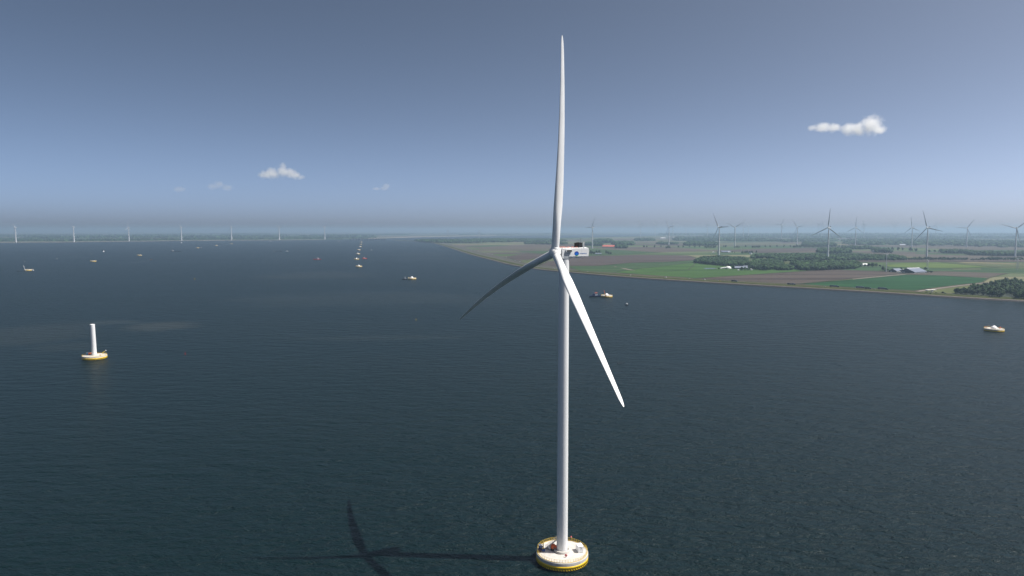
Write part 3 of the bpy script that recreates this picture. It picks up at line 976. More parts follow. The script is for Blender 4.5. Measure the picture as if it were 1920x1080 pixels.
# ------------------------------------------------------------------ the other turbine bases
RB = 10.6
_body, _band, _rail = foundation_meshes(RB, DECK)
BODY_ME = _body.mesh("foundation_body", [M['concrete'], M['black'], M['deck'], M['seam']])
BAND_ME = _band.mesh("yellow_band", M['yellow'])
RAIL_ME = _rail.mesh("railing", M['railyellow'])
cm = MB()
cm.lathe([(3.3, DECK - 0.05), (3.3, DECK + 1.3), (3.0, DECK + 1.7), (1.6, DECK + 2.9), (0.5, DECK + 3.6), (0.02, DECK + 3.75)], 20, cap=False)
CAP_ME = cm.mesh("shaft_cover", M['tarp'])
fl = MB().lathe([(3.4, DECK - 0.05), (3.4, DECK + 0.7), (2.4, DECK + 0.75), (2.4, DECK + 0.2), (0.02, DECK + 0.2)], 24, cap=False)
PLINTH_ME = fl.mesh("plinth", M['deck'])


def base_island(px, py, label, cap=True, group="round turbine bases without a tower"):
    p = G(px, py)
    o = thing("turbine_base", p, label, "turbine base", group, rz=random.random() * 6)
    for nm, me in (("foundation_body", BODY_ME), ("yellow_band", BAND_ME), ("railing", RAIL_ME)) + ((("shaft_cover", CAP_ME),) if cap else (("plinth", PLINTH_ME),)):
        link(bpy.data.objects.new(nm, me), o)
    return o


NTH = ["second", "third", "fourth", "fifth", "sixth", "seventh", "eighth"]
base_island(1863.5, 621, "yellow and white turbine base alone on open water close to the wooded dike")
base_island(1137.5, 557, "turbine base with ochre crane boom, moored beside the navy blue tug")
base_island(772.5, 523.6, "white capped turbine base with a small dark workboat against its side")
base_island(673, 500.6, "nearest turbine base of the file of eight leading to the bridge")
for i, (px, py) in enumerate(((668.3, 486.6), (671, 476.6), (673, 469.2), (675.2, 463.2), (676.2, 458.8), (677, 455.6), (677.6, 453.0))):
    base_island(px, py, f"{NTH[i]} nearest turbine base in the file of eight leading to the bridge", cap=i < 4)
base_island(261.5, 479.4, "flat turbine base second from the crane pontoon, behind a passing speedboat", False)
base_island(175, 490.6, "flat turbine base next beyond the one with the crane pontoon", False)
base_island(53.5, 507.6, "turbine base with a pale leaning crane and black pontoon alongside", False)
base_island(370.3, 465.3, "far turbine base with a grey workboat right beside it", False)
base_island(405.5, 461.0, "far turbine base alone, between the workboat and the far shore", False)
base_island(434, 457.4, "farthest small turbine base below the fifth shore turbine", False)

# base with the stump of a tower
p = G(177.5, 672.5)
o = thing("unfinished_turbine", p, "round island with bare white lower tower section, no nacelle or blades yet", "unfinished turbine")
f_ = link(bpy.data.objects.new("foundation", BODY_ME), o)
link(bpy.data.objects.new("yellow_band", BAND_ME), f_)
link(bpy.data.objects.new("railing", RAIL_ME), f_)
MB().lathe([(3.3, DECK - 0.05), (3.3, DECK + 0.6), (2.4, DECK + 0.7)], 40, cap=False).build("plinth", M['deck'], f_)
mb = MB()
mb.lathe([(2.15, DECK + 0.3), (2.13, DECK + 15), (2.1, DECK + 29.6), (2.1, DECK + 29.7), (2.1, DECK + 29.9), (2.0, DECK + 29.9)], 40)
tso = mb.build("tower_section", M['white'], o)
tso.rotation_euler = (0, R(-1.0), 0)
MB().lathe([(1.95, DECK + 29.92), (0.02, DECK + 30.25)], 32, cap=False).build("tower_lid", M['tarp'], tso)
q = p + Vector((-5.2, 3.2, DECK))
o = thing("freight_container", q, "rust red container on the island of the bare tower section", "container", rz=R(4))
c = MB().bbox((0, 0, 0.75), (4.4, 2.2, 1.5), 0.04)
for k in range(12): c.box((-2.0 + 0.36 * k, -1.11, 0.75), (0.07, 0.04, 1.3))
c.build("container_body", M['orange'], o); MB().box((2.22, 0, 0.75), (0.04, 1.9, 1.3)).build("door", M['red'], o)
q = p + Vector((-8.2, 2.0, DECK))
o = thing("toilet_cabin", q, "pale blue cabin at the railing beside the rust red container", "cabin")
MB().bbox((0, 0, 1.0), (1.5, 1.3, 1.9), 0.05).build("cabin_body", M['cyan'], o); MB().bbox((0, 0, 2.05), (1.56, 1.36, 0.24), 0.06).build("roof", M['tarp'], o)
q = p + Vector((-2.6, 4.4, DECK))
o = thing("generator", q, "pale grey generator between the rust red container and the bare tower section", "generator")
MB().bbox((0, 0, 1.0), (2.2, 1.5, 1.7), 0.1).build("housing", M['tarp'], o); MB().tube((0.6, 0, 1.8), (0.6, 0, 2.6), 0.15, n=8).build("exhaust_pipe", M['steel'], o)
q = p + Vector((5.0, 5.0, DECK))
o = thing("davit", q, "yellow davit with pale head behind the bare tower section", "davit", rz=R(25))
MB().tube((0, 0, 0), (0, 0, 1.8), 0.28, 0.22, 10).build("post", M['yellow'], o); MB().tube((0, 0, 1.7), (2.6, 0, 3.3), 0.22, 0.16, 8).build("jib", M['yellow'], o)
MB().ico((2.75, 0, 3.4), (0.42, 0.42, 0.42)).build("lamp_head", M['tarp'], o)
q = p + Vector((6.6, -1.6, DECK))
o = thing("deck_hatch", q, "low yellow deck hatch right of the bare tower section", "hatch")
MB().bbox((0, 0, 0.3), (1.3, 1.0, 0.6), 0.08).build("coaming", M['railyellow'], o); MB().bbox((0, 0, 0.65), (1.0, 0.8, 0.12), 0.03).build("lid", M['brown'], o)
# things on the lone base by the dike
p = G(1863.5, 621)
q = p + Vector((7.9, 0.5, DECK))
o = thing("raft_canister", q, "red life raft canister on the base close to the wooded dike", "canister")
MB().lathe([(0.62, 0.15), (0.7, 0.3), (0.7, 1.5), (0.5, 1.7), (0.02, 1.75)], 18).build("canister_body", M['orange'], o); MB().bbox((0, 0, 0.08), (1.5, 1.5, 0.16), 0.03).build("cradle", M['dark'], o)
q = p + Vector((-6.0, 4.2, DECK))
o = thing("davit", q, "thin ochre davit on the base close to the wooded dike", "davit", rz=R(10))
MB().tube((0, 0, 0), (0, 0, 1.6), 0.3, 0.22, 10).build("post", M['rust'], o); MB().tube((0, 0, 1.5), (3.4, 0, 3.0), 0.16, 0.12, 8).build("jib", M['rust'], o)
q = p + Vector((-8.6, 3.0, DECK))
o = thing("raft_canister", q, "little red canister behind the thin ochre davit", "canister")
MB().lathe([(0.4, 0.8), (0.45, 0.9), (0.45, 1.9), (0.02, 2.05)], 14).build("canister_body", M['red'], o); MB().tube((0, 0, 0), (0, 0, 0.85), 0.1, n=6).build("stand", M['dark'], o)


# ------------------------------------------------------------------ boats
def hull_mesh(L, B, H, sheer=0.35, transom=0.85, rise=0.6):
    vs, fs = [], []
    ns = 14
    for i in range(ns + 1):
        t = i / ns
        x = -L / 2 + L * t
        w = B / 2 * (transom + (1 - transom) * min(1, t / 0.3)) * (1 if t < 0.55 else max(0.02, math.cos((t - 0.55) / 0.45 * math.pi / 2) ** 0.8))
        zt = H * (1 + sheer * (abs(t - 0.4) / 0.6) ** 2)
        for y, z in ((-w, zt), (-w * 0.94, zt * 0.35), (-w * 0.6, -rise), (w * 0.6, -rise), (w * 0.94, zt * 0.35), (w, zt)):
            vs.append((x + (0.06 * L * (1 - (zt - z) / (zt + rise)) if t > 0.9 else 0), y, z))
    for i in range(ns):
        for k in range(5):
            fs.append((i * 6 + k, (i + 1) * 6 + k, (i + 1) * 6 + k + 1, i * 6 + k + 1))
        fs.append((i * 6 + 5, (i + 1) * 6 + 5, (i + 1) * 6, i * 6))
    fs.append((0, 1, 2, 3, 4, 5)); fs.append(tuple(ns * 6 + k for k in (5, 4, 3, 2, 1, 0)))
    return MB().add(vs, fs)


def boat(name, px, py, label, cat, L, B, H, rz, hull, house, roof, hx=0.05, hl=0.22, hh_=2.6, mast=0, mastmat=None, group=None, crane=None, transom=0.85, house2=None):
    o = thing(name, G(px, py), label, cat, group, rz=rz)
    hull_mesh(L, B, H, transom=transom).build("hull", hull, o)
    zd = H
    x0 = hx * L
    w = MB().bbox((x0, 0, zd + hh_ / 2 - 0.1), (hl * L, B * 0.62, hh_), 0.12)
    wo = w.build("wheelhouse", house, o)
    MB().box((x0, 0, zd + hh_ * 0.66), (hl * L + 0.05, B * 0.62 + 0.05, hh_ * 0.26)).build("window_band", M['glass'], wo)
    MB().bbox((x0, 0, zd + hh_), (hl * L * 1.12, B * 0.7, 0.28), 0.08).build("wheelhouse_roof", roof, wo)
    if house2: MB().bbox((x0 - hl * L * 0.9, 0, zd + hh_ * 0.3), (hl * L * 0.9, B * 0.66, hh_ * 0.62), 0.1).build("deckhouse", house2, o)
    if mast:
        mb = MB().tube((x0, 0, zd + hh_), (x0 - 0.2, 0, zd + hh_ + mast), 0.16, 0.08, 8)
        mb.tube((x0, -0.7, zd + hh_ + mast * 0.6), (x0, 0.7, zd + hh_ + mast * 0.6), 0.06, n=6)
        mb.build("mast", mastmat or M['tarp'], o)
    if crane:
        mb = MB().tube((crane[0] * L, 0, zd), (crane[0] * L, 0, zd + crane[1]), 0.35, 0.3, 10)
        mb.tube((crane[0] * L, 0, zd + crane[1]), (crane[0] * L + crane[2], 0, zd + crane[1] + crane[3]), 0.25, 0.15, 8)
        mb.build("deck_crane", crane[4], o)
    for s_ in (-1, 1):
        for k in range(4):
            if 9 < L < 25: MB().lathe([(0.25, -0.3), (0.3, 0), (0.25, 0.3)], 8, c=(-0.4 * L + 0.22 * L * k, s_ * B * 0.5, H * 0.7)).build("fender", M['black'], o)
    return o


boat("tug_boat", 1115.5, 556.3, "navy blue tug with orange wheelhouse roof nosing a turbine base", "tug", 21, 6.4, 2.4, R(4), M['navy'], M['tarp'], M['orange'], 0.1, 0.24, 4.8, 8.0, M['sand'], crane=(-0.22, 1.6, -2.0, 0.9, M['sand']), house2=M['navy'])
boat("motor_boat", 1175.3, 572.3, "small black and white motorboat on open water right of the tug", "boat", 7.0, 2.8, 1.0, R(-60), M['black'], M['tarp'], M['tarp'], 0.02, 0.42, 1.9, 1.2)
boat("work_boat", 758.6, 524.0, "small dark workboat with white wheelhouse beside the white capped base", "boat", 13, 4.6, 1.6, R(3), M['black'], M['tarp'], M['tarp'], 0.12, 0.25, 2.3, 4.5)
boat("supply_ship", 594.5, 487.0, "red supply ship with white wheelhouse forward, alone on open water", "ship", 31, 8.0, 2.6, R(2), M['red'], M['tarp'], M['tarp'], 0.13, 0.2, 5.2, 4.5, crane=(-0.12, 3.0, -5.0, 1.0, M['orange']))
boat("tug_boat", 683.3, 485.6, "red tug with white wheelhouse beside the file of turbine bases", "tug", 19, 7.5, 2.8, R(20), M['red'], M['tarp'], M['orange'], 0.05, 0.28, 3.8, 4.0, house2=M['orange'])
boat("work_boat", 376.8, 465.2, "grey workboat touching a far turbine base", "boat", 18, 6, 2.2, R(0), M['grey'], M['grey'], M['steel'], 0.0, 0.4, 2.6, 4)
boat("cargo_barge", 329.5, 471.6, "long dark cargo barge with pale bridge and tall mast at its stern", "barge", 56, 9, 2.6, R(0), M['dark'], M['tarp'], M['tarp'], -0.33, 0.16, 5.0, 20, M['cargrey'])
boat("speed_boat", 283.2, 487.4, "small brown speedboat drawing a thin wake across open water", "boat", 9, 3, 1.2, R(25), M['brown'], M['brown'], M['dark'], -0.05, 0.4, 1.6)
boat("motor_boat", 538.2, 471.6, "white motorboat following the long low dredging barge", "boat", 18, 5, 2.2, R(185), M['tarp'], M['tarp'], M['tarp'], -0.05, 0.35, 2.8, 2)
boat("motor_boat", 696.5, 469.0, "white motorboat cruising right of the file of turbine bases", "boat", 12, 4, 1.6, R(-30), M['tarp'], M['tarp'], M['tarp'], -0.05, 0.35, 2.2)
boat("work_boat", 61.3, 507.6, "small white workboat at the end of the base with the leaning crane", "boat", 8, 3.2, 1.8, R(0), M['tarp'], M['tarp'], M['tarp'], 0.1, 0.4, 2.4)

o = thing("dredging_barge", G(520.5, 471.8), "long low black dredging barge with raised pale bow frame", "barge")
hull_mesh(44, 8, 1.3, transom=1).build("hull", M['black'], o)
mb = MB(); mb.tube((-20, 0, 1), (-16, 0, 6.5), 0.5, 0.4, 6); mb.tube((-22, 0, 1), (-22, 0, 5.5), 0.4, n=6); mb.build("bow_frame", M['tarp'], o)
MB().extrude([(14, 1.2), (21, 1.2), (18, 5.2), (15, 5.8)], -2.5, 2.5).build("stern_house", M['dark'], o)
o = thing("work_pontoon", G(39, 508.8), "long low black pontoon beside the base with the leaning crane", "pontoon")
MB().bbox((0, 0, 0.35), (20, 5, 1.1), 0.1).build("pontoon_deck", M['black'], o); MB().bbox((-8.5, 0, 1.4), (2.5, 2.2, 1.2), 0.1).build("winch_house", M['dark'], o)
o = thing("deck_crane", G(47.5, 507.0, DECK + 0.05), "pale leaning crane boom standing on the edge of a turbine base", "crane")
MB().bbox((0, 0, 0.6), (2.2, 1.8, 1.2), 0.1).build("crane_base", M['tarp'], o)
mb = MB(); mb.tube((0, 0, 1.0), (-2.0, 0, 6.5), 0.5, 0.4, 8); mb.build("lower_boom", M['tarp'], o); MB().tube((-2.0, 0, 6.5), (-5.2, 0, 15.5), 0.34, 0.18, 8).build("upper_boom", M['tarp'], o)
o = thing("deck_crane", G(1135.3, 556.0, DECK + 0.05), "ochre crane boom standing steeply on the base by the navy tug", "crane")
MB().bbox((0, 0, 0.7), (2.4, 2.0, 1.4), 0.1).build("crane_base", M['rust'], o)
MB().tube((0, 0, 1.2), (-1.7, 0, 6.8), 0.75, 0.6, 8).build("lower_boom", M['rust'], o); MB().tube((-1.7, 0, 6.8), (-3.0, 0, 11.2), 0.5, 0.36, 8).build("upper_boom", M['orange'], o)


def sailboat(px, py, label, L, rz, up=True):
    o = thing("sail_boat", G(px, py), label, "sailboat", "sailboats on the lake", rz=rz)
    hull_mesh(L, L * 0.3, 1.1, transom=0.5).build("hull", M['tarp'], o)
    MB().tube((0.05 * L, 0, 1), (0.05 * L, 0, L * 1.35), 0.1, 0.06, 6).build("mast", M['steel'], o)
    for nm, q in (("mainsail", [(0.04 * L, 1.8), (-0.4 * L, 2.0), (-0.36 * L, 3), (-0.15 * L, L * 0.85), (0.04 * L, L * 1.32)]), ("jib_sail", [(0.47 * L, 1.3), (0.08 * L, 1.7), (0.06 * L, L * 1.15)])):
        n = len(q)
        vs = []
        for s_ in (0.0, 0.04):
            for x, z in q: vs.append((x, 0.12 * math.sin((z / L) * 2.4) * L * 0.5 + s_, z))
        MB().add(vs, [list(range(n)), list(range(2 * n - 1, n - 1, -1))] + [(i, (i + 1) % n, n + (i + 1) % n, n + i) for i in range(n)]).build(nm, M['tarp'], o)


sailboat(194.3, 472.5, "white sailboat between the second and third shore turbines, out on the water", 8, R(60))
sailboat(340, 455.7, "tiny sailboat under the fourth shore turbine of the left shore", 10, R(40))
sailboat(507.3, 453.4, "tiny sailboat just left of the sixth shore turbine", 10, R(20))
sailboat(635.6, 453.4, "tiny sailboat near the left end of the bridge", 11, R(80))


def buoy(px, py, label, m, r=0.7, group=None):
    o = thing("buoy", G(px, py), label, "buoy", group)
    MB().lathe([(r * 0.2, -0.5), (r, -0.1), (r * 1.05, 0.3), (r * 0.6, 0.75), (r * 0.3, 0.9)], 14).build("float", m, o)
    MB().lathe([(r * 0.28, 0.85), (r * 0.22, 2.0), (r * 0.4, 2.1), (r * 0.4, 2.5), (0.02, 2.8)], 10).build("top_mark", m, o)


buoy(347.2, 664.5, "small red buoy on open water right of the bare tower section", M['red'], 0.42)
buoy(780, 600.5, "small yellow buoy on open water left of the big turbine tower", M['yellow'], 0.45)
buoy(365, 523.5, "small yellow buoy alone on open water before the far barges", M['yellow'], 0.8)
for px, py in ((171, 476.5), (142.3, 480.5), (106.8, 485.3), (46.3, 491)):
    buoy(px, py, "small pale marker buoy in the line before the left turbine bases", M['tarp'], 1.1, "pale marker buoys in a line")
for i, (px, py) in enumerate(((1158.5, 682), (1161.8, 681.6), (1165, 682.3), (1168.6, 681.4))):
    mb = MB()
    mb.ico((0, 0, 0.16), (0.42, 0.2, 0.2), sub=1); mb.tube((0.3, 0, 0.2), (0.42, 0, 0.5), 0.09, 0.07, 8); mb.ico((0.46, 0, 0.54), (0.13, 0.09, 0.1)); mb.tube((0.55, 0, 0.53), (0.7, 0, 0.5), 0.045, 0.01, 6); mb.tube((-0.35, 0, 0.2), (-0.62, 0, 0.27), 0.1, 0.02, 6)
    o = mb.build("bird", M['bird'])
    o.location = G(px, py); o.rotation_euler = (0, 0, R(20 + 25 * i)); o.scale = (1.6,) * 3
    tag(o, "dark water bird afloat in a loose row of four", "bird", "dark birds afloat on the lake")


def wake(pts, w0, w1, name="wake"):
    P = [G(*p) for p in pts]
    vs, n = [], len(P)
    for i, p in enumerate(P):
        t = (P[min(i + 1, n - 1)] - P[max(i - 1, 0)]).normalized(); q = Vector((-t.y, t.x, 0)); w = w0 + (w1 - w0) * i / (n - 1)
        vs += [p + q * w + Vector((0, 0, 0.05)), p - q * w + Vector((0, 0, 0.05))]
    tag(MB().add(vs, [(2 * i, 2 * i + 1, 2 * i + 3, 2 * i + 2) for i in range(n - 1)]).build(name, M['foam']), "thin pale wake trailing behind a moving boat", "wake", kind="stuff")


wake([(281, 488.1), (265, 491), (248, 492.9), (222, 494.5)], 1.0, 2.0)
wake([(66, 508.3), (85, 507.8), (107, 507.2)], 0.6, 1.2)
wake([(690, 485.6), (700, 485.2), (708, 484.9)], 0.8, 2.0)

# ------------------------------------------------------------------ turbines on the shores
def build_kind(thick):
    """Template meshes of unit size: hub height 100, blade length 50."""
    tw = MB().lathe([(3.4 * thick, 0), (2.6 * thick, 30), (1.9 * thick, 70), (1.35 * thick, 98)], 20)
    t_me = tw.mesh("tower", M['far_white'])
    nb = MB()
    if thick > 1.2:
        tmp = MB().lathe([(0.02, -8.5), (1.6, -8), (2.9, -5.5), (3.5, -2), (3.5, 1), (3.0, 3)], 20)
        nb.add([(v[2], v[0], v[1]) for v in tmp.v], tmp.f, 0, True)
    else:
        nb.bbox((-4.0, 0, 0.2), (11, 3.4, 3.6), 0.5)
    n_me = nb.mesh("nacelle", M['far_white'])
    c_me = MB().bbox((-7.6, 0, 2.9), (1.6, 3.0, 2.6), 0.2).mesh("cooler", M['black'])
    tmp = MB().lathe([(1.8, -1.6), (2.1, 0), (1.7, 1.6), (0.8, 2.7), (0.02, 3.0)], 18)
    h_me = MB().add([(v[2], v[0], v[1]) for v in tmp.v], tmp.f, 0, True).mesh("hub", M['far_white'])
    st = [(0.8, 1.9, 1, 0, 0), (3, 1.9, 1, 0, 0), (9, 3.5, 0.4, 0.9, R(16)), (16, 3.1, 0.28, 1, R(10)), (30, 2.2, 0.2, 1, R(4)), (44, 1.3, 0.18, 1, R(1)), (48.5, 0.8, 0.18, 1, 0), (50, 0.2, 0.2, 1, 0)]
    b_me = blade_mesh("blade", 50, st, 1.5, 0, R(2), M['far_white'], 12, 18, False)
    return t_me, n_me, c_me, h_me, b_me


KIND = {'L': build_kind(1.55), 'R': build_kind(1.0)}


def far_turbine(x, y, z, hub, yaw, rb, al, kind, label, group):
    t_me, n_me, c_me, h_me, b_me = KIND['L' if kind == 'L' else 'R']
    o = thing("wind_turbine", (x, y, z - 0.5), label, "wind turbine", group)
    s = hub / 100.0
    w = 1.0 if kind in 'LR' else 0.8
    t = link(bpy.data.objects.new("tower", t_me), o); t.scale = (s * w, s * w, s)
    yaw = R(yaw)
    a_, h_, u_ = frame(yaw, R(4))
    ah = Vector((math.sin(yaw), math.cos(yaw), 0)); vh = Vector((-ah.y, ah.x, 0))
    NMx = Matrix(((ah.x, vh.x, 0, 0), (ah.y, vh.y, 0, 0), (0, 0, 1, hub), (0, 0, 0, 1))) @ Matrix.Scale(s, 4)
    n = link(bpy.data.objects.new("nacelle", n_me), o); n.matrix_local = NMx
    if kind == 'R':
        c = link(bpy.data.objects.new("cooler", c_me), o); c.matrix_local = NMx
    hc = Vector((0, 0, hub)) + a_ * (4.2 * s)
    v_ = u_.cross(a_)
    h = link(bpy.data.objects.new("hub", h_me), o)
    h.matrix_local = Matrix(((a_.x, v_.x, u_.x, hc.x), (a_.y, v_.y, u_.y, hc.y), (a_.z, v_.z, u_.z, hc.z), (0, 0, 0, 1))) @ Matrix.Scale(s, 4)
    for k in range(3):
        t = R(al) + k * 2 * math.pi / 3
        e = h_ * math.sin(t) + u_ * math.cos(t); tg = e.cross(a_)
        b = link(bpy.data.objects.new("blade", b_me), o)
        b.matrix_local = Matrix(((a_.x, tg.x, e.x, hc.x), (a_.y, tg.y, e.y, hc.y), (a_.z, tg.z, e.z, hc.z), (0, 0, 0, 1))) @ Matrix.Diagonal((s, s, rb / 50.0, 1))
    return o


GL, GR, GF = "turbines along the far left shore", "turbines on the farmland", "faint turbines on the horizon"
FT = [
    (-4826, 6656, 2, 144.5, -116, 85, 64, 'L', "first shore turbine from the left edge, rotor edge-on over a thick tower", GL),
    (-4410, 6890, 2, 148, -140, 58, 72, 'L', "second shore turbine from the left edge, short blades seen edge-on", GL),
    (-4169, 7449, 2, 147.5, -92, 67.8, 2, 'L', "third shore turbine from the left, one blade straight up", GL),
    (-3777, 7822, 2, 152, -152, 70, 98, 'L', "fourth shore turbine from the left, behind the cargo barge", GL),
    (-3339, 8148, 2, 152, -152, 70, 98, 'L', "fifth shore turbine from the left, above the farthest small turbine base", GL),
    (-2829, 8322, 2, 154.5, -160, 65, 80, 'L', "sixth shore turbine from the left, right of a tiny sailboat", GL),
    (-2352, 8597, 2, 157.5, -156, 66, 48, 'L', "last shore turbine of the left row, nearest to the bridge", GL),
    (520, 4429, 3, 137.5, -120, 70, 28, 'R', "turbine just right of the big nacelle, before the red roofed barn", GR),
    (1270, 5538, 3, 142, -112, 85, 84, 'R', "turbine on the open fields between the red barn and the first wood", GR),
    (901, 2977, 3, 131.5, -112, 75, 88, 'R', "large turbine rising out of the isolated wood behind the domed farm", GR),
    (1485, 4559, 3, 137, -144, 61.6, 58, 'R', "turbine with Y shaped rotor behind the large one in the wood", GR),
    (2308, 5538, 3, 142, -112, 86, 80, 'R', "mid-distance turbine at the tree row, left of the largest field turbine", GR),
    (1278, 2764, 3, 130, -124, 78, 4, 'R', "largest field turbine, blade straight up, standing behind the long wood belt", GR),
    (2684, 5347, 3, 139, -122, 84, 2, 'R', "smaller twin with blade straight up, right of the largest field turbine", GR),
    (2720, 4655, 3, 136.5, -114, 74, 112, 'R', "turbine close behind the left of the large one by the barns", GR),
    (1724, 2840, 3, 129.5, -112, 76, 102, 'R', "large turbine rising from the hedge behind the big grey barn", GR),
    (3094, 4655, 3, 133, -128, 73, 34, 'R', "turbine standing alone on pale fields, second from the right edge", GR),
    (2281, 3097, 3, 127.5, -150, 66, 48, 'R', "turbine nearest the right edge, behind the hedge", GR),
    (1079, 1966, 3, 51.5, -104, 15.4, 40, 'S', "short old white turbine with small rotor beside the grey barns", None),
    (2082, 11087, 3, 206, -140, 85, 82, 'F', "faint turbine left of the one on open fields, thin leaning rotor", GF),
    (2705, 12936, 3, 221, -104, 84, 70, 'F', "very faint thin turbine just left of the open field turbine", GF),
    (2431, 10347, 3, 200, -124, 76, 62, 'F', "faint turbine hidden close behind the open field turbine", GF),
    (3033, 11940, 3, 199, -100, 75, 58, 'F', "faint turbine midway between the open field turbine and the isolated wood", GF),
    (2951, 10347, 3, 200, -98, 76, 84, 'F', "faint turbine left of the large one in the isolated wood", GF),
    (3495, 10347, 3, 196, -116, 90, 18, 'F', "faint turbine right of the Y shaped rotor", GF),
    (4121, 11940, 3, 194, -100, 74, 72, 'F', "fainter turbine second right of the Y shaped rotor", GF),
    (2908, 7388, 3, 178, -120, 68, 30, 'F', "faint turbine left of the one at the tree row", GF),
    (5785, 12936, 3, 218, -96, 83, 40, 'F', "left of the two faint turbines beside the largest field turbine", GF),
    (5405, 11940, 3, 213, -104, 81, 28, 'F', "right of the two faint turbines beside the largest field turbine", GF),
    (4430, 8621, 3, 190, -88, 72, 94, 'F', "faint turbine seen edge-on, right of the smaller twin", GF),
    (7231, 12936, 3, 210, -96, 80, 60, 'F', "faint turbine halfway between the smaller twin and the barns turbine", GF),
    (6402, 10347, 3, 184, -104, 70, 16, 'F', "faint turbine right of the large one by the barns", GF),
]
for a in FT: far_turbine(*a)

# ------------------------------------------------------------------ bridge and pylons
a, b_ = G(655, 450.6), G(724, 450.9)
o = thing("bridge", a, "long dark road bridge on many piers across the lake narrows", "bridge")
d = b_ - a
ang = math.atan2(d.y, d.x)
MB().box((d.x / 2, d.y / 2, 17.5), (d.length, 14, 5), ang).build("deck", M['bridge'], o)
MB().box((d.x / 2, d.y / 2, 20.9), (d.length, 0.5, 1.8), ang).build("parapet", M['bridge'], o)
for k in range(13):
    w = d * ((k + 0.5) / 13)
    MB().box((w.x, w.y, 7), (9, 12, 16.5), ang).build("pier", M['bridge'], o)


def pylon(px, py, hpx, label, z=LAND):
    p = G(px, py, z)
    H_ = hpx * mpp(p)
    o = thing("power_pylon", p, label, "pylon", "power pylons")
    mb = MB()
    w = H_ * 0.085; r = H_ * 0.008
    for sx, sy in ((-1, -1), (1, -1), (1, 1), (-1, 1)):
        mb.tube((sx * w, sy * w, 0), (sx * w * 0.15, sy * w * 0.15, H_), r, r * 0.7, 5)
    for k in range(7):
        t0, t1 = k / 7, (k + 1) / 7
        for sy in (-1, 1):
            q0, q1 = w * (1 - 0.85 * t0), w * (1 - 0.85 * t1)
            mb.tube((-q0, sy * q0, H_ * t0), (q1, sy * q1, H_ * t1), r * 0.6, n=4); mb.tube((q0, sy * q0, H_ * t0), (-q1, sy * q1, H_ * t1), r * 0.6, n=4)
    mb.build("lattice_mast", M['steel'], o)
    for f in (0.66, 0.8, 0.94):
        MB().tube((-H_ * 0.16 * (1.3 - f * 0.5), 0, H_ * f), (H_ * 0.16 * (1.3 - f * 0.5), 0, H_ * f), r, n=5).build("crossarm", M['steel'], o)


pylon(840, 447, 16, "faint power pylon above the left end of the dike wood")
pylon(898.5, 447, 16, "faint power pylon above the middle of the dike wood")
pylon(1738.5, 506, 20, "lattice pylon in the pasture right behind the big grey barn")
pylon(1907.5, 506, 22, "lattice pylon in the wide pasture above the dike wood")
pylon(1390.3, 474.8, 10, "small lattice pylon between the grey roofed farm and tree clump")

# ------------------------------------------------------------------ trees
def crown_mesh(name, seed, leaves, leaf, material, slim=1.0):
    """Crown of unit radius centred on 0,0,1: a dark core and many leaf sprays in uneven clumps."""
    rnd = random.Random(seed)
    mb = MB()
    cl = []
    for k in range(13):
        while True:
            v = Vector((rnd.uniform(-1, 1), rnd.uniform(-1, 1), rnd.uniform(-0.85, 1)))
            if 0.25 < v.length < 0.92: break
        v = v * 0.72
        cl.append((Vector((v.x * slim, v.y * slim, v.z * 1.05 + 1.0)), rnd.uniform(0.26, 0.46)))
    for i, (c, r) in enumerate(cl):
        mb.ico(c, (r * 0.82, r * 0.82, r * 0.78), 0.22, 0, 0, True, seed * 31 + i)
    for k in range(leaves):
        c, r = rnd.choice(cl)
        d = Vector((rnd.gauss(0, 1), rnd.gauss(0, 1), rnd.gauss(0.25, 1))).normalized()
        p = c + d * r * rnd.uniform(0.85, 1.15)
        nrm = (d + Vector((rnd.uniform(-.7, .7), rnd.uniform(-.7, .7), rnd.uniform(-.3, .9)))).normalized()
        q = nrm.to_track_quat('Z', 'Y')
        s = leaf * rnd.uniform(0.6, 1.3); a = rnd.uniform(0, 6.28)
        vs = [p + q @ Vector((s * math.cos(a + j * math.pi / 2) * (1 if j % 2 else 0.6), s * math.sin(a + j * math.pi / 2) * (1 if j % 2 else 0.6), 0)) for j in range(4)]
        mb.add(vs, [(0, 1, 2, 3)])
    return mb.mesh(name, material)


CROWNS = [crown_mesh("crown", 11 + i, 420, 0.13, M['leaf'], (1.0, 0.8, 0.95, 1.1, 0.7, 1.0)[i]) for i in range(6)]
tm = MB().tube((0, 0, 0), (0.02, 0, 0.6), 0.06, 0.045, 7)
tm.tube((0.02, 0, 0.55), (0.18, 0.1, 1.0), 0.035, 0.015, 5); tm.tube((0.02, 0, 0.5), (-0.15, -0.12, 0.95), 0.035, 0.015, 5)
TRUNK_ME = tm.mesh("trunk", M['bark'])
rt = random.Random(21)
n_tree = 0


def tree(p, height, label, group, width=0.8, lift=0.22):
    global n_tree
    n_tree += 1
    o = thing("tree", p, label, "tree", group, rz=rt.uniform(0, 6.28))
    t = link(bpy.data.objects.new("trunk", TRUNK_ME), o); t.scale = (height * 0.6, height * 0.6, height * 0.62)
    c = link(bpy.data.objects.new("crown", rt.choice(CROWNS)), o)
    r = height * (1 - lift) / 2.05
    c.scale = (r * width, r * width, r)
    c.location = (0, 0, height * lift - r * 0.02)
    return o


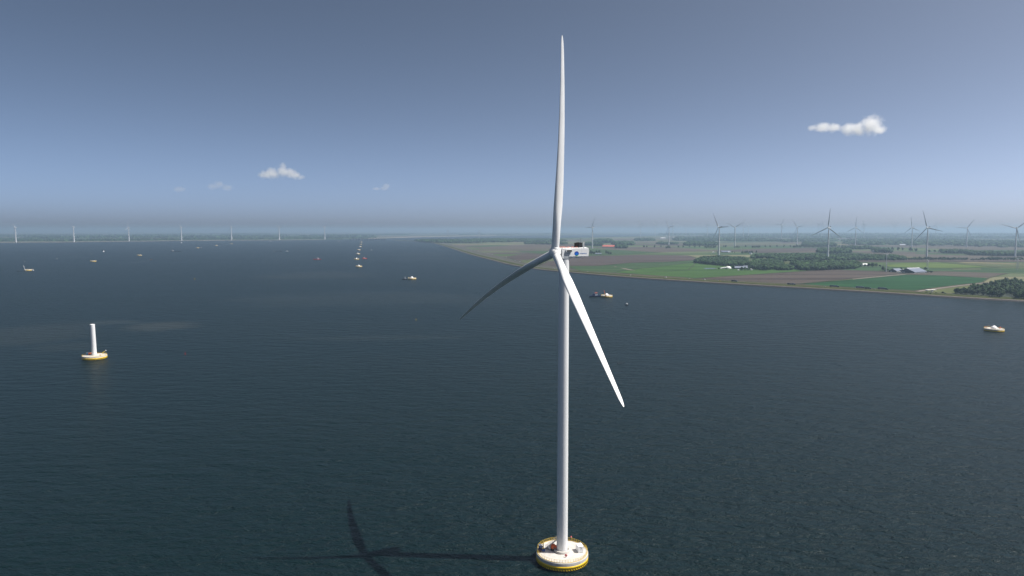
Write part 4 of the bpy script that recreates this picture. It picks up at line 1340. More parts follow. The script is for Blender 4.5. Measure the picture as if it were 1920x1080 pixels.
def pts_in(poly, n, seed, gap):
    rnd = random.Random(seed)
    P = [G(x, y, LAND) for x, y in poly]
    x0, x1 = min(p.x for p in P), max(p.x for p in P); y0, y1 = min(p.y for p in P), max(p.y for p in P)
    out, tries = [], 0
    cell = {}
    while len(out) < n and tries < n * 60:
        tries += 1
        x, y = rnd.uniform(x0, x1), rnd.uniform(y0, y1)
        ins = False
        for a, b in zip(P, P[1:] + P[:1]):
            if (a.y > y) != (b.y > y) and x < (b.x - a.x) * (y - a.y) / (b.y - a.y) + a.x: ins = not ins
        if not ins: continue
        k = (int(x // gap), int(y // gap))
        if any((ox - x) ** 2 + (oy - y) ** 2 < gap * gap for i in (-1, 0, 1) for j in (-1, 0, 1) for ox, oy in cell.get((k[0] + i, k[1] + j), ())): continue
        cell.setdefault(k, []).append((x, y)); out.append(Vector((x, y, LAND)))
    return out


# the wood behind the dike, tree by tree
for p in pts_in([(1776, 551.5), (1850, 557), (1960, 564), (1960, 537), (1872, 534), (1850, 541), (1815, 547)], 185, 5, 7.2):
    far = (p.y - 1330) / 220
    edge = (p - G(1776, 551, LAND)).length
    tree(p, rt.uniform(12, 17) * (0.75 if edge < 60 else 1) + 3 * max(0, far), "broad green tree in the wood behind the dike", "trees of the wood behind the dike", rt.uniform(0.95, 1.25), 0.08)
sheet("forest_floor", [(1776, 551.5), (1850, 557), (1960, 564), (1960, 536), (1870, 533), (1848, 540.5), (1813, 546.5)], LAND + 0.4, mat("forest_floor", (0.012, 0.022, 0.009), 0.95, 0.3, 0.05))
# rows and loners
for px, py, h in ((1207.5, 464.6, 20), (1212.8, 464.6, 19), (1227, 465.2, 24), (1239.4, 464.6, 19), (1271.9, 464.6, 19), (1280.9, 464.7, 20), (1293, 464.3, 19), (1302.8, 464.6, 18), (1311.5, 464.2, 16), (1356.9, 464.6, 19),
                  (1360.6, 464.6, 20), (1397.8, 464.2, 19), (1435, 464.3, 18), (1444, 464.3, 19), (1457, 464, 19), (1469.6, 464, 20), (1482, 464.2, 20), (1567, 463.8, 20), (1574, 463.8, 19), (1579, 463.8, 20)):
    tree(G(px, py, LAND), h, "roundish tree standing in the spaced avenue across the fields", "trees of the spaced avenue", rt.uniform(0.85, 1.05), 0.16)
for px, py, h, w in ((1665.6, 470.2, 25, 0.75), (1673.4, 470.6, 25, 0.9), (1683.8, 470.6, 24, 0.9), (1692.5, 471, 23, 1.1), (1708, 472.3, 27, 1.2), (1717, 472.6, 24, 1.0), (1742.5, 473.4, 18, 1.1), (1752.5, 473.4, 17, 1.3), (1760, 473.4, 14, 1.1)):
    tree(G(px, py, LAND), h, "dark tree of the ragged line beyond the old small turbine", "trees of the ragged line", w, 0.18)
for a, b_, y0, y1, step, h, lb, gr in ((1411, 1425, 465.6, 465.6, 2.6, 22, "tall tree in the tight clump along the avenue", "trees of the avenue clumps"), (1322, 1343, 465.6, 465.6, 2.6, 20, "tall tree in the tight clump along the avenue", "trees of the avenue clumps"),
                                       (1378, 1387, 465, 465, 3, 17, "tall tree in the tight clump along the avenue", "trees of the avenue clumps"), (1488, 1502, 464.6, 464.6, 2.6, 21, "tall tree in the tight clump along the avenue", "trees of the avenue clumps"),
                                       (1508, 1541, 464.4, 464.2, 3.0, 21, "tall tree in the tight clump along the avenue", "trees of the avenue clumps"), (1249, 1258, 466, 466, 2.6, 20, "tall tree in the tight clump along the avenue", "trees of the avenue clumps")):
    x = a
    while x <= b_:
        tree(G(x, y0 + (y1 - y0) * (x - a) / max(b_ - a, 1) + rt.uniform(-.3, .3), LAND), h * rt.uniform(0.8, 1.1), lb, gr, rt.uniform(0.8, 1.1), 0.1)
        x += step * rt.uniform(0.8, 1.2)
x = 1700
while x < 1922:
    if not (1815 < x < 1818):
        tree(G(x, 487.9 + rt.uniform(-.4, .3) + (x - 1700) * 0.0015, LAND), rt.uniform(11, 16) * (0.72 if 1815 < x < 1840 else 1), "bushy tree in the long hedge behind the barns", "trees of the long hedge", rt.uniform(1.0, 1.35), 0.04)
    x += rt.uniform(3.2, 4.6)
for px, py, h, w in ((1622, 500.6, 11, 1.2), (1629, 501.2, 16, 1.2), (1636, 501.2, 19, 1.1), (1643, 501, 14, 1.2), (1650, 501, 10, 1.2), (1655.5, 508.6, 15, 1.0), (1660, 509.4, 9, 1.4), (1665, 508.8, 8, 1.4), (1689, 509, 13, 0.8), (1735, 507, 12, 1.0), (1741, 511.6, 9, 1.3), (1746, 511.8, 8, 1.4),
                     (1374.5, 506.4, 16, 1.0), (1391, 507.6, 14, 1.1), (1397, 508, 13, 1.1), (1402, 507.8, 12, 1.1), (1406, 506.5, 15, 1.0), (1417, 507, 10, 1.3), (1425, 507, 8, 1.4), (1348, 505, 6, 1.4), (1362, 505.4, 5, 1.4),
                     (1109, 477.8, 26, 1.1), (1113.5, 477.5, 18, 1.0), (1119, 475, 17, 1.0), (1124, 475, 17, 1.0), (1138, 477, 23, 1.0), (1141.5, 478, 18, 1.0), (1145, 478, 15, 1.1),
                     (1345, 474.4, 10, 1.3), (1373, 474.4, 9, 1.3), (1377, 474.6, 8, 1.3), (1392, 475.8, 16, 1.2), (1397, 475.8, 18, 1.0), (1401, 475.6, 19, 0.9), (1405, 475.8, 18, 0.9), (1410, 475.6, 16, 1.1), (1418, 475, 18, 0.9)):
    tree(G(px, py, LAND), h, "leafy tree planted around one of the farmsteads", "trees around the farmsteads", w, 0.1)
for px, py in ((1737, 551), (1744, 553), (1755, 552), (1768, 551), (1772, 553)):
    o = thing("bush", G(px, py - 1.5, LAND), "low dark bush on the meadow beside the dike wood", "bush", "bushes on the meadow")
    c = link(bpy.data.objects.new("crown", rt.choice(CROWNS)), o); c.scale = (3.2, 3.2, 2.0); c.location = (0, 0, -1.0)
    t = link(bpy.data.objects.new("stem", TRUNK_ME), o); t.scale = (2, 2, 2)


def woodland(poly, n, h, gap, label, seed, big=1.0, z=LAND):
    """A wood that reads as one mass: one object."""
    mb = MB()
    rnd = random.Random(seed)
    for i, p in enumerate(pts_in(poly, n, seed, gap)):
        hh2 = h * rnd.uniform(0.72, 1.15)
        r = gap * rnd.uniform(0.62, 0.95) * big
        mb.ico((p.x, p.y, z + hh2 * 0.55), (r, r, hh2 * 0.5), 0.2, 0, 0, True, seed * 1000 + i)
        for k in range(3):
            a = rnd.uniform(0, 6.28)
            mb.ico((p.x + r * 0.6 * math.cos(a), p.y + r * 0.6 * math.sin(a), z + hh2 * rnd.uniform(0.35, 0.85)), (r * 0.5, r * 0.5, hh2 * 0.24), 0.3, 0, 0, True, seed * 977 + i * 3 + k)
        for k in range(26):
            d = Vector((rnd.gauss(0, 1), rnd.gauss(0, 1), abs(rnd.gauss(0, 1)))).normalized()
            c = Vector((p.x + d.x * r * 1.05, p.y + d.y * r * 1.05, z + hh2 * (0.5 + 0.54 * d.z)))
            q = (d + Vector((rnd.uniform(-.6, .6), rnd.uniform(-.6, .6), rnd.uniform(0, .8)))).normalized().to_track_quat('Z', 'Y')
            s = r * rnd.uniform(0.16, 0.34)
            mb.add([c + q @ Vector(v) for v in ((s, 0, 0), (0, s, 0), (-s, 0, 0), (0, -s, 0))], [(0, 1, 2, 3)])
    o = mb.build("woodland", M['wood'])
    return tag(o, label, "woodland", kind="stuff")


woodland([(1302, 493), (1330, 496.8), (1357, 499), (1397, 499.3), (1402, 494), (1399, 487.5), (1345, 484.5), (1316, 486.5)], 420, 13, 11, "isolated dark wood around a large turbine, behind the domed farm", 1)
woodland([(1403, 499.5), (1412, 505.5), (1437, 507), (1462, 503), (1466, 496), (1445, 491.5), (1415, 493)], 260, 14.5, 11, "rounded wood just right of the domed farm", 2)
woodland([(1452, 504.5), (1460, 507), (1483, 506.8), (1486, 504.5), (1476, 501), (1460, 501)], 110, 12, 9, "low thicket right of the rounded wood", 3)
woodland([(1404, 485), (1440, 485), (1462, 490.5), (1483, 491), (1500, 489), (1560, 488.6), (1640, 488.6), (1695, 488.4), (1690, 483), (1640, 481.5), (1560, 480.5), (1470, 480), (1425, 481)], 520, 14, 14, "long wood belt crossing behind the nearer woods", 4)
woodland([(1484, 498), (1500, 507), (1540, 507.2), (1602, 504.5), (1613, 500), (1600, 496.5), (1560, 495), (1510, 494.5), (1488, 495)], 520, 15, 11, "dense front wood at the edge of the ploughed field", 5)
woodland([(1532, 475), (1580, 476), (1596, 475), (1592, 472), (1560, 470), (1538, 471)], 150, 20, 16, "tall wood clump behind the long wood belt", 6)
woodland([(1580, 468), (1607, 468), (1632, 467.5), (1662, 472.5), (1672, 474.5), (1640, 474), (1635, 468.6), (1632, 466.4), (1605, 466.3), (1580, 466.3)], 150, 20, 14, "ragged tree belt with a white house beside the smaller twin turbine", 7)
woodland([(1765, 475.2), (1811, 476), (1822, 479), (1880, 480), (1960, 481), (1960, 478.5), (1880, 477.5), (1824, 477), (1811, 474), (1765, 473.5)], 300, 19, 14, "leafy belt behind the long hedge", 8)
woodland([(1506, 462.6), (1566, 463), (1562, 459.5), (1508, 458)], 160, 22, 22, "dark grove behind the tight avenue clumps", 9)
woodland([(1465, 455), (1500, 453.5), (1562, 453), (1570, 450.2), (1500, 449.5), (1470, 452)], 160, 22, 40, "hazy wood behind the dark grove", 10)
woodland([(1590, 459.5), (1700, 460.5), (1800, 462.5), (1960, 466), (1960, 454.5), (1850, 452.5), (1760, 450), (1620, 448.8), (1580, 452)], 430, 19, 42, "broad hazy forest filling the middle distance", 11, 1.1)
woodland([(1284, 461), (1342, 461), (1345, 457.6), (1330, 456), (1300, 455.2), (1288, 457)], 220, 22, 24, "hazy wood left of the large turbine in the isolated wood", 12)
woodland([(1265, 451.5), (1345, 452), (1400, 452.6), (1460, 452.8), (1460, 451.2), (1345, 450), (1265, 449.8)], 240, 22, 45, "thin hazy belt across the middle fields", 13)
woodland([(1150, 460), (1188, 460), (1187, 457.5), (1170, 456.5), (1150, 457)], 110, 22, 22, "tree clump right of the red roofed barn", 14)
woodland([(1115, 456), (1148, 456.3), (1147, 453), (1128, 451.5), (1116, 452.5)], 100, 28, 26, "tree clump behind the red roofed barn", 15)
woodland([(1098, 460.8), (1128, 461.5), (1128, 459.3), (1100, 458.3)], 70, 22, 20, "small dark thicket left of the red roofed barn", 16)
woodland([(1156, 465.6), (1175, 466), (1175, 464), (1157, 463.6)], 45, 22, 16, "dark grove against the right end of the red roofed barn", 17)
woodland([(1192, 451.6), (1225, 451.8), (1224, 449.8), (1194, 449.4)], 60, 22, 34, "hazy grove beyond the middle fields", 18)
woodland([(1233, 458), (1246, 459), (1270, 458.6), (1268, 457), (1236, 456.4)], 60, 16, 24, "low trees around the foot of the open field turbine", 19)
woodland([(777, 452.8), (812, 455.2), (850, 456), (900, 455.2), (945, 454.2), (1040, 453.4), (1060, 452.2), (1040, 450.2), (945, 449.8), (900, 449.8), (848, 451), (800, 451.4)], 620, 20, 36, "long dark wood at the far bend of the dike", 20)
woodland([(985, 458), (1037, 458.6), (1060, 458.8), (1060, 457), (1037, 456.5), (988, 456.4)], 80, 16, 26, "hazy tree strip around the distant red roofs", 21)
rz_ = random.Random(3)
for i, (xa, xb, y) in enumerate(((-60, 95, 452.6), (98, 215, 452.2), (170, 330, 451.2), (225, 480, 450.2), (345, 640, 449.0), (440, 600, 448.6), (560, 700, 447.2), (0, 130, 448.5), (60, 260, 447), (240, 520, 446.5), (400, 700, 445.6), (-40, 300, 444.5), (300, 760, 443.4), (0, 500, 441.8), (420, 900, 441.0), (860, 1060, 440.6))):
    n = int((xb - xa) / (2.4 if y > 447 else 4.5))
    woodland([(xa, y), (xb, y - (xb - xa) * 0.006), (xb, y - 0.9 - (xb - xa) * 0.006), ((xa + xb) / 2, y - 1.3), (xa, y - 0.8)], n, 11, 60 if y > 447 else 110, f"blue tree belt of the far left shore, {['nearest the water', 'by the second turbine', 'behind the third turbine', 'behind the cargo barge', 'left of the bridge', 'behind the sixth turbine', 'at the bridge end', 'above the first turbine foot', 'beyond the second turbine', 'beyond the third and fourth turbines', 'beyond the last turbines', 'far behind the left turbines', 'far behind the bridge approach', 'on the left horizon', 'on the horizon above the bridge', 'beyond the far strait'][i]}", 40 + i, 1.0, 2.0)
for i, (xa, xb, y, h) in enumerate(((1270, 1420, 447.3, 22), (1400, 1600, 446.6, 22), (1560, 1760, 446, 24), (1740, 1960, 447.5, 24), (1330, 1560, 443.8, 24), (1540, 1960, 443, 26), (1240, 1500, 441.4, 26), (1480, 1960, 440.4, 28))):
    woodland([(xa, y), (xb, y), (xb, y - 0.8), (xa, y - 0.8)], int((xb - xa) / 2.2), h, 70 if y > 445 else 130, f"faint blue tree belt near the right horizon, {['above the isolated wood', 'above the avenue', 'behind the smaller twin turbine', 'above the forest at the right', 'second rank, over the avenue', 'second rank, over the forest', 'on the skyline, left half', 'on the skyline, right half'][i]}", 70 + i)


# ------------------------------------------------------------------ farm buildings
def barn(p, w, l, eave, ridge, rz, wall, roof, label, name="barn", cat="barn", end=None, group=None, skylight=False, chimney=False, doors=1, windows=0):
    """Gable along local x (width w), ridge along local y (length l)."""
    o = thing(name, p, label, cat, group, rz=rz)
    hw, hl = w / 2, l / 2
    poly = [(-hw, 0), (hw, 0), (hw, eave), (0, ridge), (-hw, eave)]
    wb = MB().extrude(poly, -hl, hl)
    wb.build("wall", wall, o)
    t = max(0.25, ridge * 0.03); ov = w * 0.03
    k = (ridge - eave) / hw
    rb = MB()
    out = [(-hw - ov, eave - k * ov + 0.02), (0, ridge + 0.02), (hw + ov, eave - k * ov + 0.02), (hw + ov, eave - k * ov + t), (0, ridge + t), (-hw - ov, eave - k * ov + t)]
    rb.extrude(out, -hl - ov, hl + ov)
    ro = rb.build("roof", roof, o)
    if skylight: MB().extrude([(-1.1, ridge + t + 0.02 - 1.1 * k * 0.6), (1.1, ridge + t + 0.02 - 1.1 * k * 0.6), (0.7, ridge + t + 0.9), (-0.7, ridge + t + 0.9)], -hl, hl).build("ridge_vent", M['tarp'], ro)
    if chimney: MB().box((0, hl * 0.5, ridge + 0.7), (0.9, 0.9, 1.8)).build("chimney", M['wallbrick'], ro)
    if end:
        MB().box((hw + 0.06, 0, eave * 0.5), (0.12, l * 0.98, eave * 0.9)).build("side_curtain", end, o)
    for k_ in range(doors):
        MB().box((-hw * 0.4 + k_ * hw * 0.8, -hl - 0.05, eave * 0.42), (w * 0.18, 0.12, eave * 0.8)).build("door", M['grey'], o)
    for k_ in range(windows):
        for sx in (-1, 1):
            MB().box((sx * (hw + 0.04), -hl + l * (k_ + 0.5) / windows, eave * 0.55), (0.1, l / windows * 0.4, eave * 0.35)).build("window", M['glass'], o)
    return o


def at(px, py): return G(px, py, LAND)


barn(at(1711.5, 511.2), 46, 52, 4.2, 12.6, R(-66), M['walldark'], M['roofgrey'], "big barn with black gable and wide grey blue roof", end=M['tarp'], skylight=True)
barn(at(1680, 509.6), 24, 30, 3.4, 9.4, R(-64), M['walldark'], M['roofgrey'], "smaller grey roofed barn between the old turbine and the big barn", end=M['tarp'])
barn(at(1695.5, 508.0), 12, 16, 3, 5.5, R(-64), M['wallwhite'], M['tarp'], "little white shed squeezed between the two grey roofed barns", "shed", "shed")
barn(at(1687, 512.0), 7, 9, 3, 4.5, R(-25), M['wallwhite'], M['wallwhite'], "tiny cream hut in the yard before the smaller grey barn", "shed", "shed")
barn(at(1388, 504.2), 17, 42, 3.4, 8.6, R(82), M['walldark'], M['roofgrey'], "long low grey roofed barn beside the white dome", doors=2)
barn(at(1397.5, 503.6), 9, 12, 4, 9.5, R(80), M['wallbrick'], M['roofgrey'], "small brick house joined behind the long low barn", "farmhouse", "house", chimney=True, windows=2)
barn(at(1411.8, 505.2), 9, 12, 4, 8.8, R(40), M['wallwhite'], M['roofgrey'], "white gabled farmhouse at the edge of the rounded wood", "farmhouse", "house", chimney=True, windows=3)
barn(at(1408.6, 506.6), 5, 6, 3, 4.2, R(15), M['wallwhite'], M['tarp'], "small bright white shed in front of the white gabled farmhouse", "shed", "shed")
barn(at(1384.6, 507.3), 4, 5, 2.2, 3.2, R(15), M['wallwhite'], M['tarp'], "tiny white hut at the field edge before the long low barn", "shed", "shed")
o = thing("storage_dome", at(1365.5, 503.6), "white domed store with a flat white annex at the farm", "dome")
MB().lathe([(9.0, 0), (9.0, 2.2), (8.2, 4.0), (6.2, 5.8), (3.4, 7.0), (0.02, 7.5)], 28, cap=False).build("dome_shell", M['tarp'], o)
MB().extrude([(-24, 0), (-6, 0), (-6, 4.6), (-14, 3.6), (-24, 1.6)], -6, 6).build("annex_roof", M['tarp'], o)
MB().box((-14, -6.1, 0.8), (16, 0.3, 1.5)).build("annex_wall", M['walldark'], o)
o = thing("silage_clamp", at(1331, 504.2), "flat dark covered silage clamp left of the white dome", "silage clamp")
MB().extrude([(-16, 0), (16, 0), (13, 1.8), (-12, 1.6)], -18, 18).build("cover", M['truckblue'], o); MB().box((16.6, 0, 1), (0.8, 37, 2)).build("side_wall", M['concrete'], o)
barn(at(1360.5, 473.4), 24, 48, 4, 9, R(88), M['walldark'], M['roofgrey'], "long grey roofed barn before the avenue, white end wall", end=M['tarp'], doors=2)
barn(at(1367.8, 474.0), 12, 12, 4, 7, R(5), M['wallwhite'], M['tarp'], "white block at the right end of the barn before the avenue", "shed", "shed")
barn(at(1338, 473.6), 9, 10, 3, 5, R(5), M['wallwhite'], M['tarp'], "white hut left of the barn before the avenue", "shed", "shed")
barn(at(1142.5, 463.6), 26, 96, 5, 15, R(89), M['walldark'], M['roofred'], "very long red roofed barn among dark trees", doors=3)
barn(at(1122, 477.0), 12, 30, 3, 6.5, R(86), M['walldark'], M['roofgrey'], "low grey roofed shed between trees right of the big nacelle", "shed", "shed")
barn(at(1032, 457.2), 24, 50, 4, 13, R(88), M['wallwhite'], M['roofred'], "distant bright red roof left of the big turbine hub")
barn(at(1018, 457.0), 22, 70, 4, 11, R(88), M['wallbrick'], M['roofred'], "distant faded red roof, second left of the big turbine hub")
barn(at(1607, 499.2), 12, 26, 3, 7, R(85), M['walldark'], M['roofgrey'], "grey roofed house among trees by the front wood", "farmhouse", "house")
barn(at(1620.5, 498.6), 13, 17, 4, 8.5, R(60), M['wallwhite'], M['tarp'], "white roofed shed among trees by the front wood", "shed", "shed")
barn(at(1641, 472.9), 12, 26, 4.5, 9, R(86), M['wallwhite'], M['roofgrey'], "white house under the ragged tree belt", "farmhouse", "house", chimney=True)
barn(at(1407.5, 476.4), 9, 12, 4, 8, R(20), M['wallwhite'], M['roofgrey'], "white house inside the tree clump before the avenue", "farmhouse", "house")
barn(at(1818, 475.6), 12, 20, 4, 10, R(70), M['wallwhite'], M['roofgrey'], "pale house at the leafy belt behind the long hedge", "farmhouse", "house")
barn(at(1593, 452.6), 26, 60, 7, 12, R(86), M['wallwhite'], M['tarp'], "long white hall in the hazy distance below the horizon")
barn(at(1692, 460.2), 16, 44, 5, 11, R(86), M['wallwhite'], M['roofgrey'], "pale farmhouse at the front edge of the broad forest", "farmhouse", "house")
barn(at(1243, 447.2), 20, 70, 6, 12, R(88), M['wallwhite'], M['tarp'], "white sheds far behind the open field turbine")
barn(at(1355, 441.5), 30, 60, 9, 18, R(88), M['wallwhite'], M['tarp'], "white speck of a hall near the horizon above the isolated wood")
barn(at(818, 453.2), 14, 24, 6, 14, R(70), M['wallwhite'], M['tarp'], "small white house in the long wood at the dike bend", "farmhouse", "house")
# small flat bridge with white rails on the track
p = at(1745, 546)
o = thing("footbridge", p, "small pale slab bridge where the track meets the dike", "bridge", rz=R(8))
MB().box((0, 0, 2.6), (20, 7, 0.7)).build("deck", M['wallwhite'], o); MB().box((4, 0, 1.2), (1, 6, 2.4)).build("abutment", M['concrete'], o); MB().box((-8, 0, 1.2), (1, 6, 2.4)).build("abutment", M['concrete'], o)


# ------------------------------------------------------------------ vehicles on the dike road
def car_kind(paint):
    b = MB().extrude([(-2.1, 0.35), (2.1, 0.35), (2.15, 0.8), (1.2, 0.95), (-2.1, 1.0)], -0.9, 0.9)
    c = MB().extrude([(-1.9, 0.98), (0.95, 0.95), (0.35, 1.5), (-1.5, 1.52)], -0.78, 0.78)
    r = MB().box((-0.58, 0, 1.54), (1.75, 1.45, 0.06))
    return b.mesh("body", paint), c.mesh("window_band", M['glass']), r.mesh("roof", paint)


def wheel_me(r):
    tmp = MB().lathe([(r, -0.12), (r, 0.12)], 12)
    return MB().add([(v[0], v[2], v[1] + r) for v in tmp.v], tmp.f).mesh("wheel", M['tyre'])


WH, WHT = wheel_me(0.33), wheel_me(0.5)
CARS = {k: car_kind(M[k]) for k in ('tarp', 'cargrey', 'cardark', 'yellow')}
ROADDIR = [(p.x, p.y) for p in along(48)]


def road_angle(p):
    i = min(range(len(ROADDIR) - 1), key=lambda k: (ROADDIR[k][0] - p.x) ** 2 + (ROADDIR[k][1] - p.y) ** 2)
    return math.atan2(ROADDIR[i + 1][1] - ROADDIR[i][1], ROADDIR[i + 1][0] - ROADDIR[i][0])


def car(px, py, paint, label, group="cars on the dike road", van=False):
    p = G(px, py, LAND + 0.2)
    o = thing("van" if van else "parked_car", p, label, "van" if van else "car", group, rz=road_angle(p))
    b, c, r = CARS[paint]
    for nm, me in (("body", b), ("window_band", c), ("roof", r)):
        x = link(bpy.data.objects.new(nm, me), o)
        if van: x.scale = (1.35, 1.15, 1.6)
    for sx in (-1.3, 1.3):
        for sy in (-0.85, 0.85):
            w = link(bpy.data.objects.new("wheel", WH), o); w.location = (sx * (1.3 if van else 1), sy, 0)


def truck(px, py, L, body, label):
    p = G(px, py, LAND + 0.2)
    o = thing("lorry", p, label, "lorry", "lorries behind the dike", rz=road_angle(p))
    MB().bbox((-1.4, 0, 2.5), (L - 3.4, 2.6, 3.2), 0.1).build("trailer", body, o)
    c = MB().bbox((L / 2 - 1.6, 0, 1.9), (2.2, 2.5, 2.7), 0.2).build("cab", M['cardark'] if body is not M['cardark'] else M['truckblue'], o)
    MB().box((L / 2 - 0.48, 0, 2.4), (0.06, 2.1, 0.9)).build("windscreen", M['glass'], c)
    for x in (-L / 2 + 1, -L / 2 + 2.4, L / 2 - 3.4, L / 2 - 1):
        for y in (-1.1, 1.1):
            w = link(bpy.data.objects.new("wheel", WHT), o); w.location = (x, y, 0)


truck(1377, 528.4, 15, M['cardark'], "black lorry at the foot of the ploughed field's left part")
truck(1480, 534.0, 9, M['cardark'], "short dark lorry, left of the pair at the ploughed field's corner")
truck(1488, 534.4, 9, M['truckblue'], "short slate lorry, right of the pair at the ploughed field's corner")
truck(1564.5, 538.4, 19, M['truckblue'], "long slate lorry before the dark crop field's left end")
truck(1612.5, 540.3, 17, M['truckblue'], "long slate lorry, first left of three before the dark crop field")
truck(1627.5, 542.3, 13, M['cardark'], "short black lorry, middle of three before the dark crop field")
truck(1654.5, 542.6, 18, M['truckblue'], "long slate lorry, right of three before the dark crop field")
for px, py, pt, van, lb in ((1320.5, 525.2, 'tarp', True, "white van at the left tip of the ploughed field"), (1350, 527.0, 'yellow', False, "yellow car in the small group left of the black lorry"), (1355, 527.6, 'cardark', False, "dark car in the small group left of the black lorry"),
                            (1358.5, 528, 'tarp', False, "white car in the small group left of the black lorry"), (1345, 526.6, 'cargrey', False, "silver car left of the yellow car"), (1435.5, 532, 'tarp', False, "white car alone between the black lorry and the pair of lorries"),
                            (1248, 520.4, 'tarp', True, "white van below the bright pasture"), (1292, 522.6, 'tarp', False, "white car right of the van below the bright pasture"), (1182, 517.2, 'tarp', True, "large white van left of the bright pasture's lower edge"),
                            (1124.5, 512, 'tarp', False, "white car right of the big turbine tower on the dike road"), (1133.5, 513.2, 'cargrey', False, "silver car farther right of the big turbine tower"), (1101, 509.8, 'tarp', False, "white car closest to the big turbine tower, first of four"),
                            (1084, 509.2, 'cargrey', False, "silver car hard by the big turbine tower"), (1038, 503.6, 'cargrey', True, "silver van framed between the two lower rotor blades"), (1546, 537.6, 'cargrey', False, "silver car left of the long slate lorry"),
                            (1603, 540.4, 'cargrey', False, "silver car left of three lorries"), (1639, 542.6, 'cargrey', False, "silver car between the middle and right lorries"), (1747, 547.6, 'tarp', False, "white car under the pale slab bridge"),
                            (1395, 529.8, 'cargrey', False, "silver car just right of the black lorry"), (1664, 543.4, 'cardark', False, "dark car right of the last slate lorry")):
    car(px, py, pt, lb, van=van)
rc = random.Random(9)
for px, py in ((965.5, 488.6), (908.5, 474.3), (914.5, 475.6), (918, 476.2), (923, 477.4), (949.5, 482.4), (843.5, 459.8), (850, 461), (861, 463.8), (868, 465), (884, 469), (889, 470.2), (897, 471.4), (975, 491), (985, 493.4), (1000, 496)):
    car(px, py, rc.choice(('tarp', 'tarp', 'cargrey')), "pale vehicle parked on the stony strip along the dike", "vehicles parked on the stony strip", van=True)


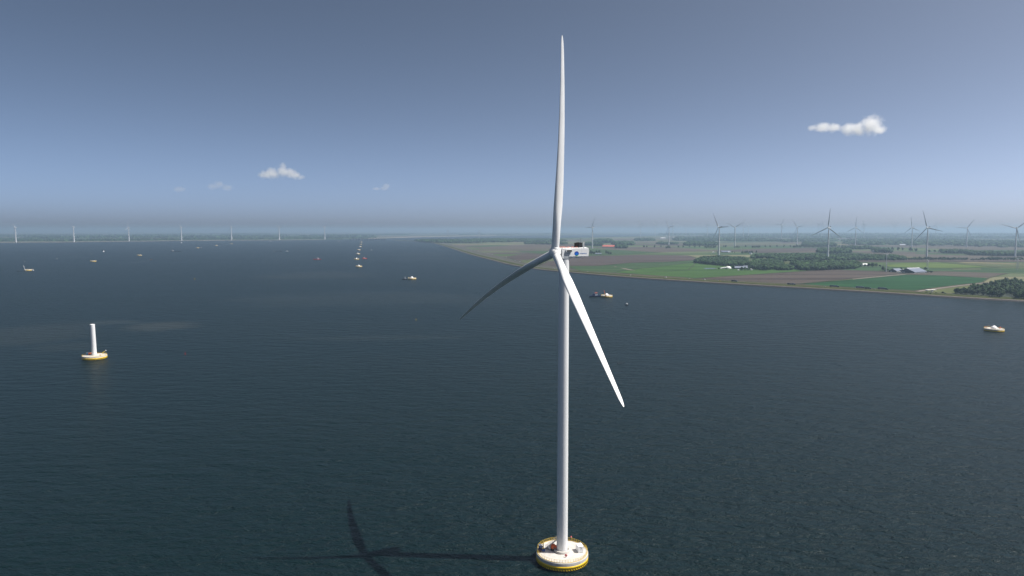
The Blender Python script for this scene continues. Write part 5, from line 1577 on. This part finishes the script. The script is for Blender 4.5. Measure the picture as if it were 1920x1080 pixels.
# ------------------------------------------------------------------ clouds (high above and far beyond the haze)
def cloud(px, py, dist, blobs, dens, label, seed, colour=(1, 1, 1), aniso=0.3, rag=1.0):
    c0 = G(px, 700, 0)                                     # direction only
    up = (EY - py) / F
    y = dist
    pos = Vector(((px - CX) / F * dist, y, CAMZ + up * dist))
    s = dist / F
    mb = MB()
    B = []
    for i, (dx, dy, r, f) in enumerate(blobs):
        c = Vector((dx * s, random.Random(seed + i).uniform(-0.4, 0.4) * r * s, -dy * s))
        B.append((c, r * s, f))
        mb.ico(c, (r * s * 1.12, r * s * 1.12, r * s * f * 1.12), 0.0, 1)
    o = mb.build("cloud", [])
    o.location = pos
    md = o.modifiers.new("merge", 'REMESH'); md.mode = 'VOXEL'; md.voxel_size = max(r for _, r, _ in B) * 0.16
    bpy.context.view_layer.update()
    me = bpy.data.meshes.new_from_object(o.evaluated_get(bpy.context.evaluated_depsgraph_get()))
    o.modifiers.clear(); o.data = me; me.name = "cloud"
    m = bpy.data.materials.new("cloud_vapour")
    m.use_nodes = True
    n, l = m.node_tree.nodes, m.node_tree.links
    n.remove(n["Principled BSDF"])
    vol = n.new("ShaderNodeVolumePrincipled")
    vol.inputs["Color"].default_value = (*colour, 1)
    vol.inputs["Anisotropy"].default_value = aniso
    l.new(vol.outputs[0], n["Material Output"].inputs["Volume"])
    tc = n.new("ShaderNodeTexCoord")
    acc = None

    def mth(op, a, b):
        x = n.new("ShaderNodeMath"); x.operation = op
        for i, q in enumerate((a, b)):
            if isinstance(q, (int, float)): x.inputs[i].default_value = q
            else: l.new(q, x.inputs[i])
        return x.outputs[0]
    for c, r, f in B:
        mp = n.new("ShaderNodeMapping"); mp.vector_type = 'TEXTURE'
        mp.inputs["Location"].default_value = c; mp.inputs["Scale"].default_value = (r, r, r * f)
        l.new(tc.outputs["Object"], mp.inputs[0])
        ln = n.new("ShaderNodeVectorMath"); ln.operation = 'LENGTH'; l.new(mp.outputs[0], ln.inputs[0])
        v = mth('SUBTRACT', 1.0, ln.outputs["Value"])
        acc = v if acc is None else mth('SMOOTH_MAX', acc, v)
        if acc is not v: acc.node.inputs[2].default_value = 0.25
    R0_ = max(r for _, r, _ in B)
    nz = n.new("ShaderNodeTexNoise"); nz.inputs["Scale"].default_value = 2.1 / R0_; nz.inputs["Detail"].default_value = 6; nz.inputs["Roughness"].default_value = 0.62
    l.new(tc.outputs["Object"], nz.inputs["Vector"])
    d = mth('ADD', acc, mth('MULTIPLY', mth('SUBTRACT', nz.outputs["Fac"], 0.58), 1.45 * rag))
    mr = n.new("ShaderNodeMapRange"); mr.interpolation_type = 'SMOOTHSTEP'
    mr.inputs["From Min"].default_value = 0.0; mr.inputs["From Max"].default_value = 0.7
    mr.inputs["To Max"].default_value = dens
    l.new(d, mr.inputs["Value"])
    l.new(mr.outputs[0], vol.inputs["Density"])
    me.materials.clear(); me.materials.append(m)
    return tag(o, label, "cloud", "small fair weather clouds")


cloud(1582, 243, 15000, [(38, -4, 24, 1), (20, 2, 20, 0.9), (52, 4, 17, 0.8), (30, -12, 11, 0.9), (0, 2, 19, 0.8), (-25, 0, 18, 0.6), (-50, 0, 21, 0.55), (-68, 1, 13, 0.55)], 0.0055, "white cloud over the farmland, tallest at its right end", 1)
cloud(529, 327, 17000, [(4, -5, 16, 1), (-12, 0, 18, 0.8), (-30, 2, 15, 0.7), (16, -2, 16, 0.8), (6, -14, 9, 1), (29, 3, 15, 0.7), (38, 7, 10, 0.6)], 0.0042, "largest cloud over the lake, wispy on its right flank", 20)
cloud(416, 350, 18000, [(-12, 1, 14, 0.6), (0, -3, 13, 0.8), (14, 3, 14, 0.6)], 0.0013, "faint low cloud left of the largest lake cloud", 40, rag=0.8)
cloud(341, 356, 19000, [(0, 0, 14, 0.55), (5, 0, 10, 0.6)], 0.001, "faintest tiny cloud, farthest left over the lake", 60, rag=0.6)
cloud(721, 352, 18000, [(6, -2, 9, 0.9), (2, 2, 10, 0.6), (-12, 3, 11, 0.35)], 0.002, "small wispy cloud between the largest lake cloud and the big turbine", 80, rag=0.7)

# ------------------------------------------------------------------ haze
HAZE = 8.6e-5
hz = MB().box((0, 29000, 98.5), (124000, 64000, 203))
hm_ = bpy.data.materials.new("haze_air")
hm_.use_nodes = True
hn = hm_.node_tree
hn.nodes.remove(hn.nodes["Principled BSDF"])
hv = hn.nodes.new("ShaderNodeVolumePrincipled")
hv.inputs["Color"].default_value = (0.42, 0.57, 0.74, 1)
hv.inputs["Density"].default_value = HAZE
hv.inputs["Anisotropy"].default_value = 0.3
hn.links.new(hv.outputs[0], hn.nodes["Material Output"].inputs["Volume"])
o = hz.build("haze", hm_)
tag(o, kind="stuff")
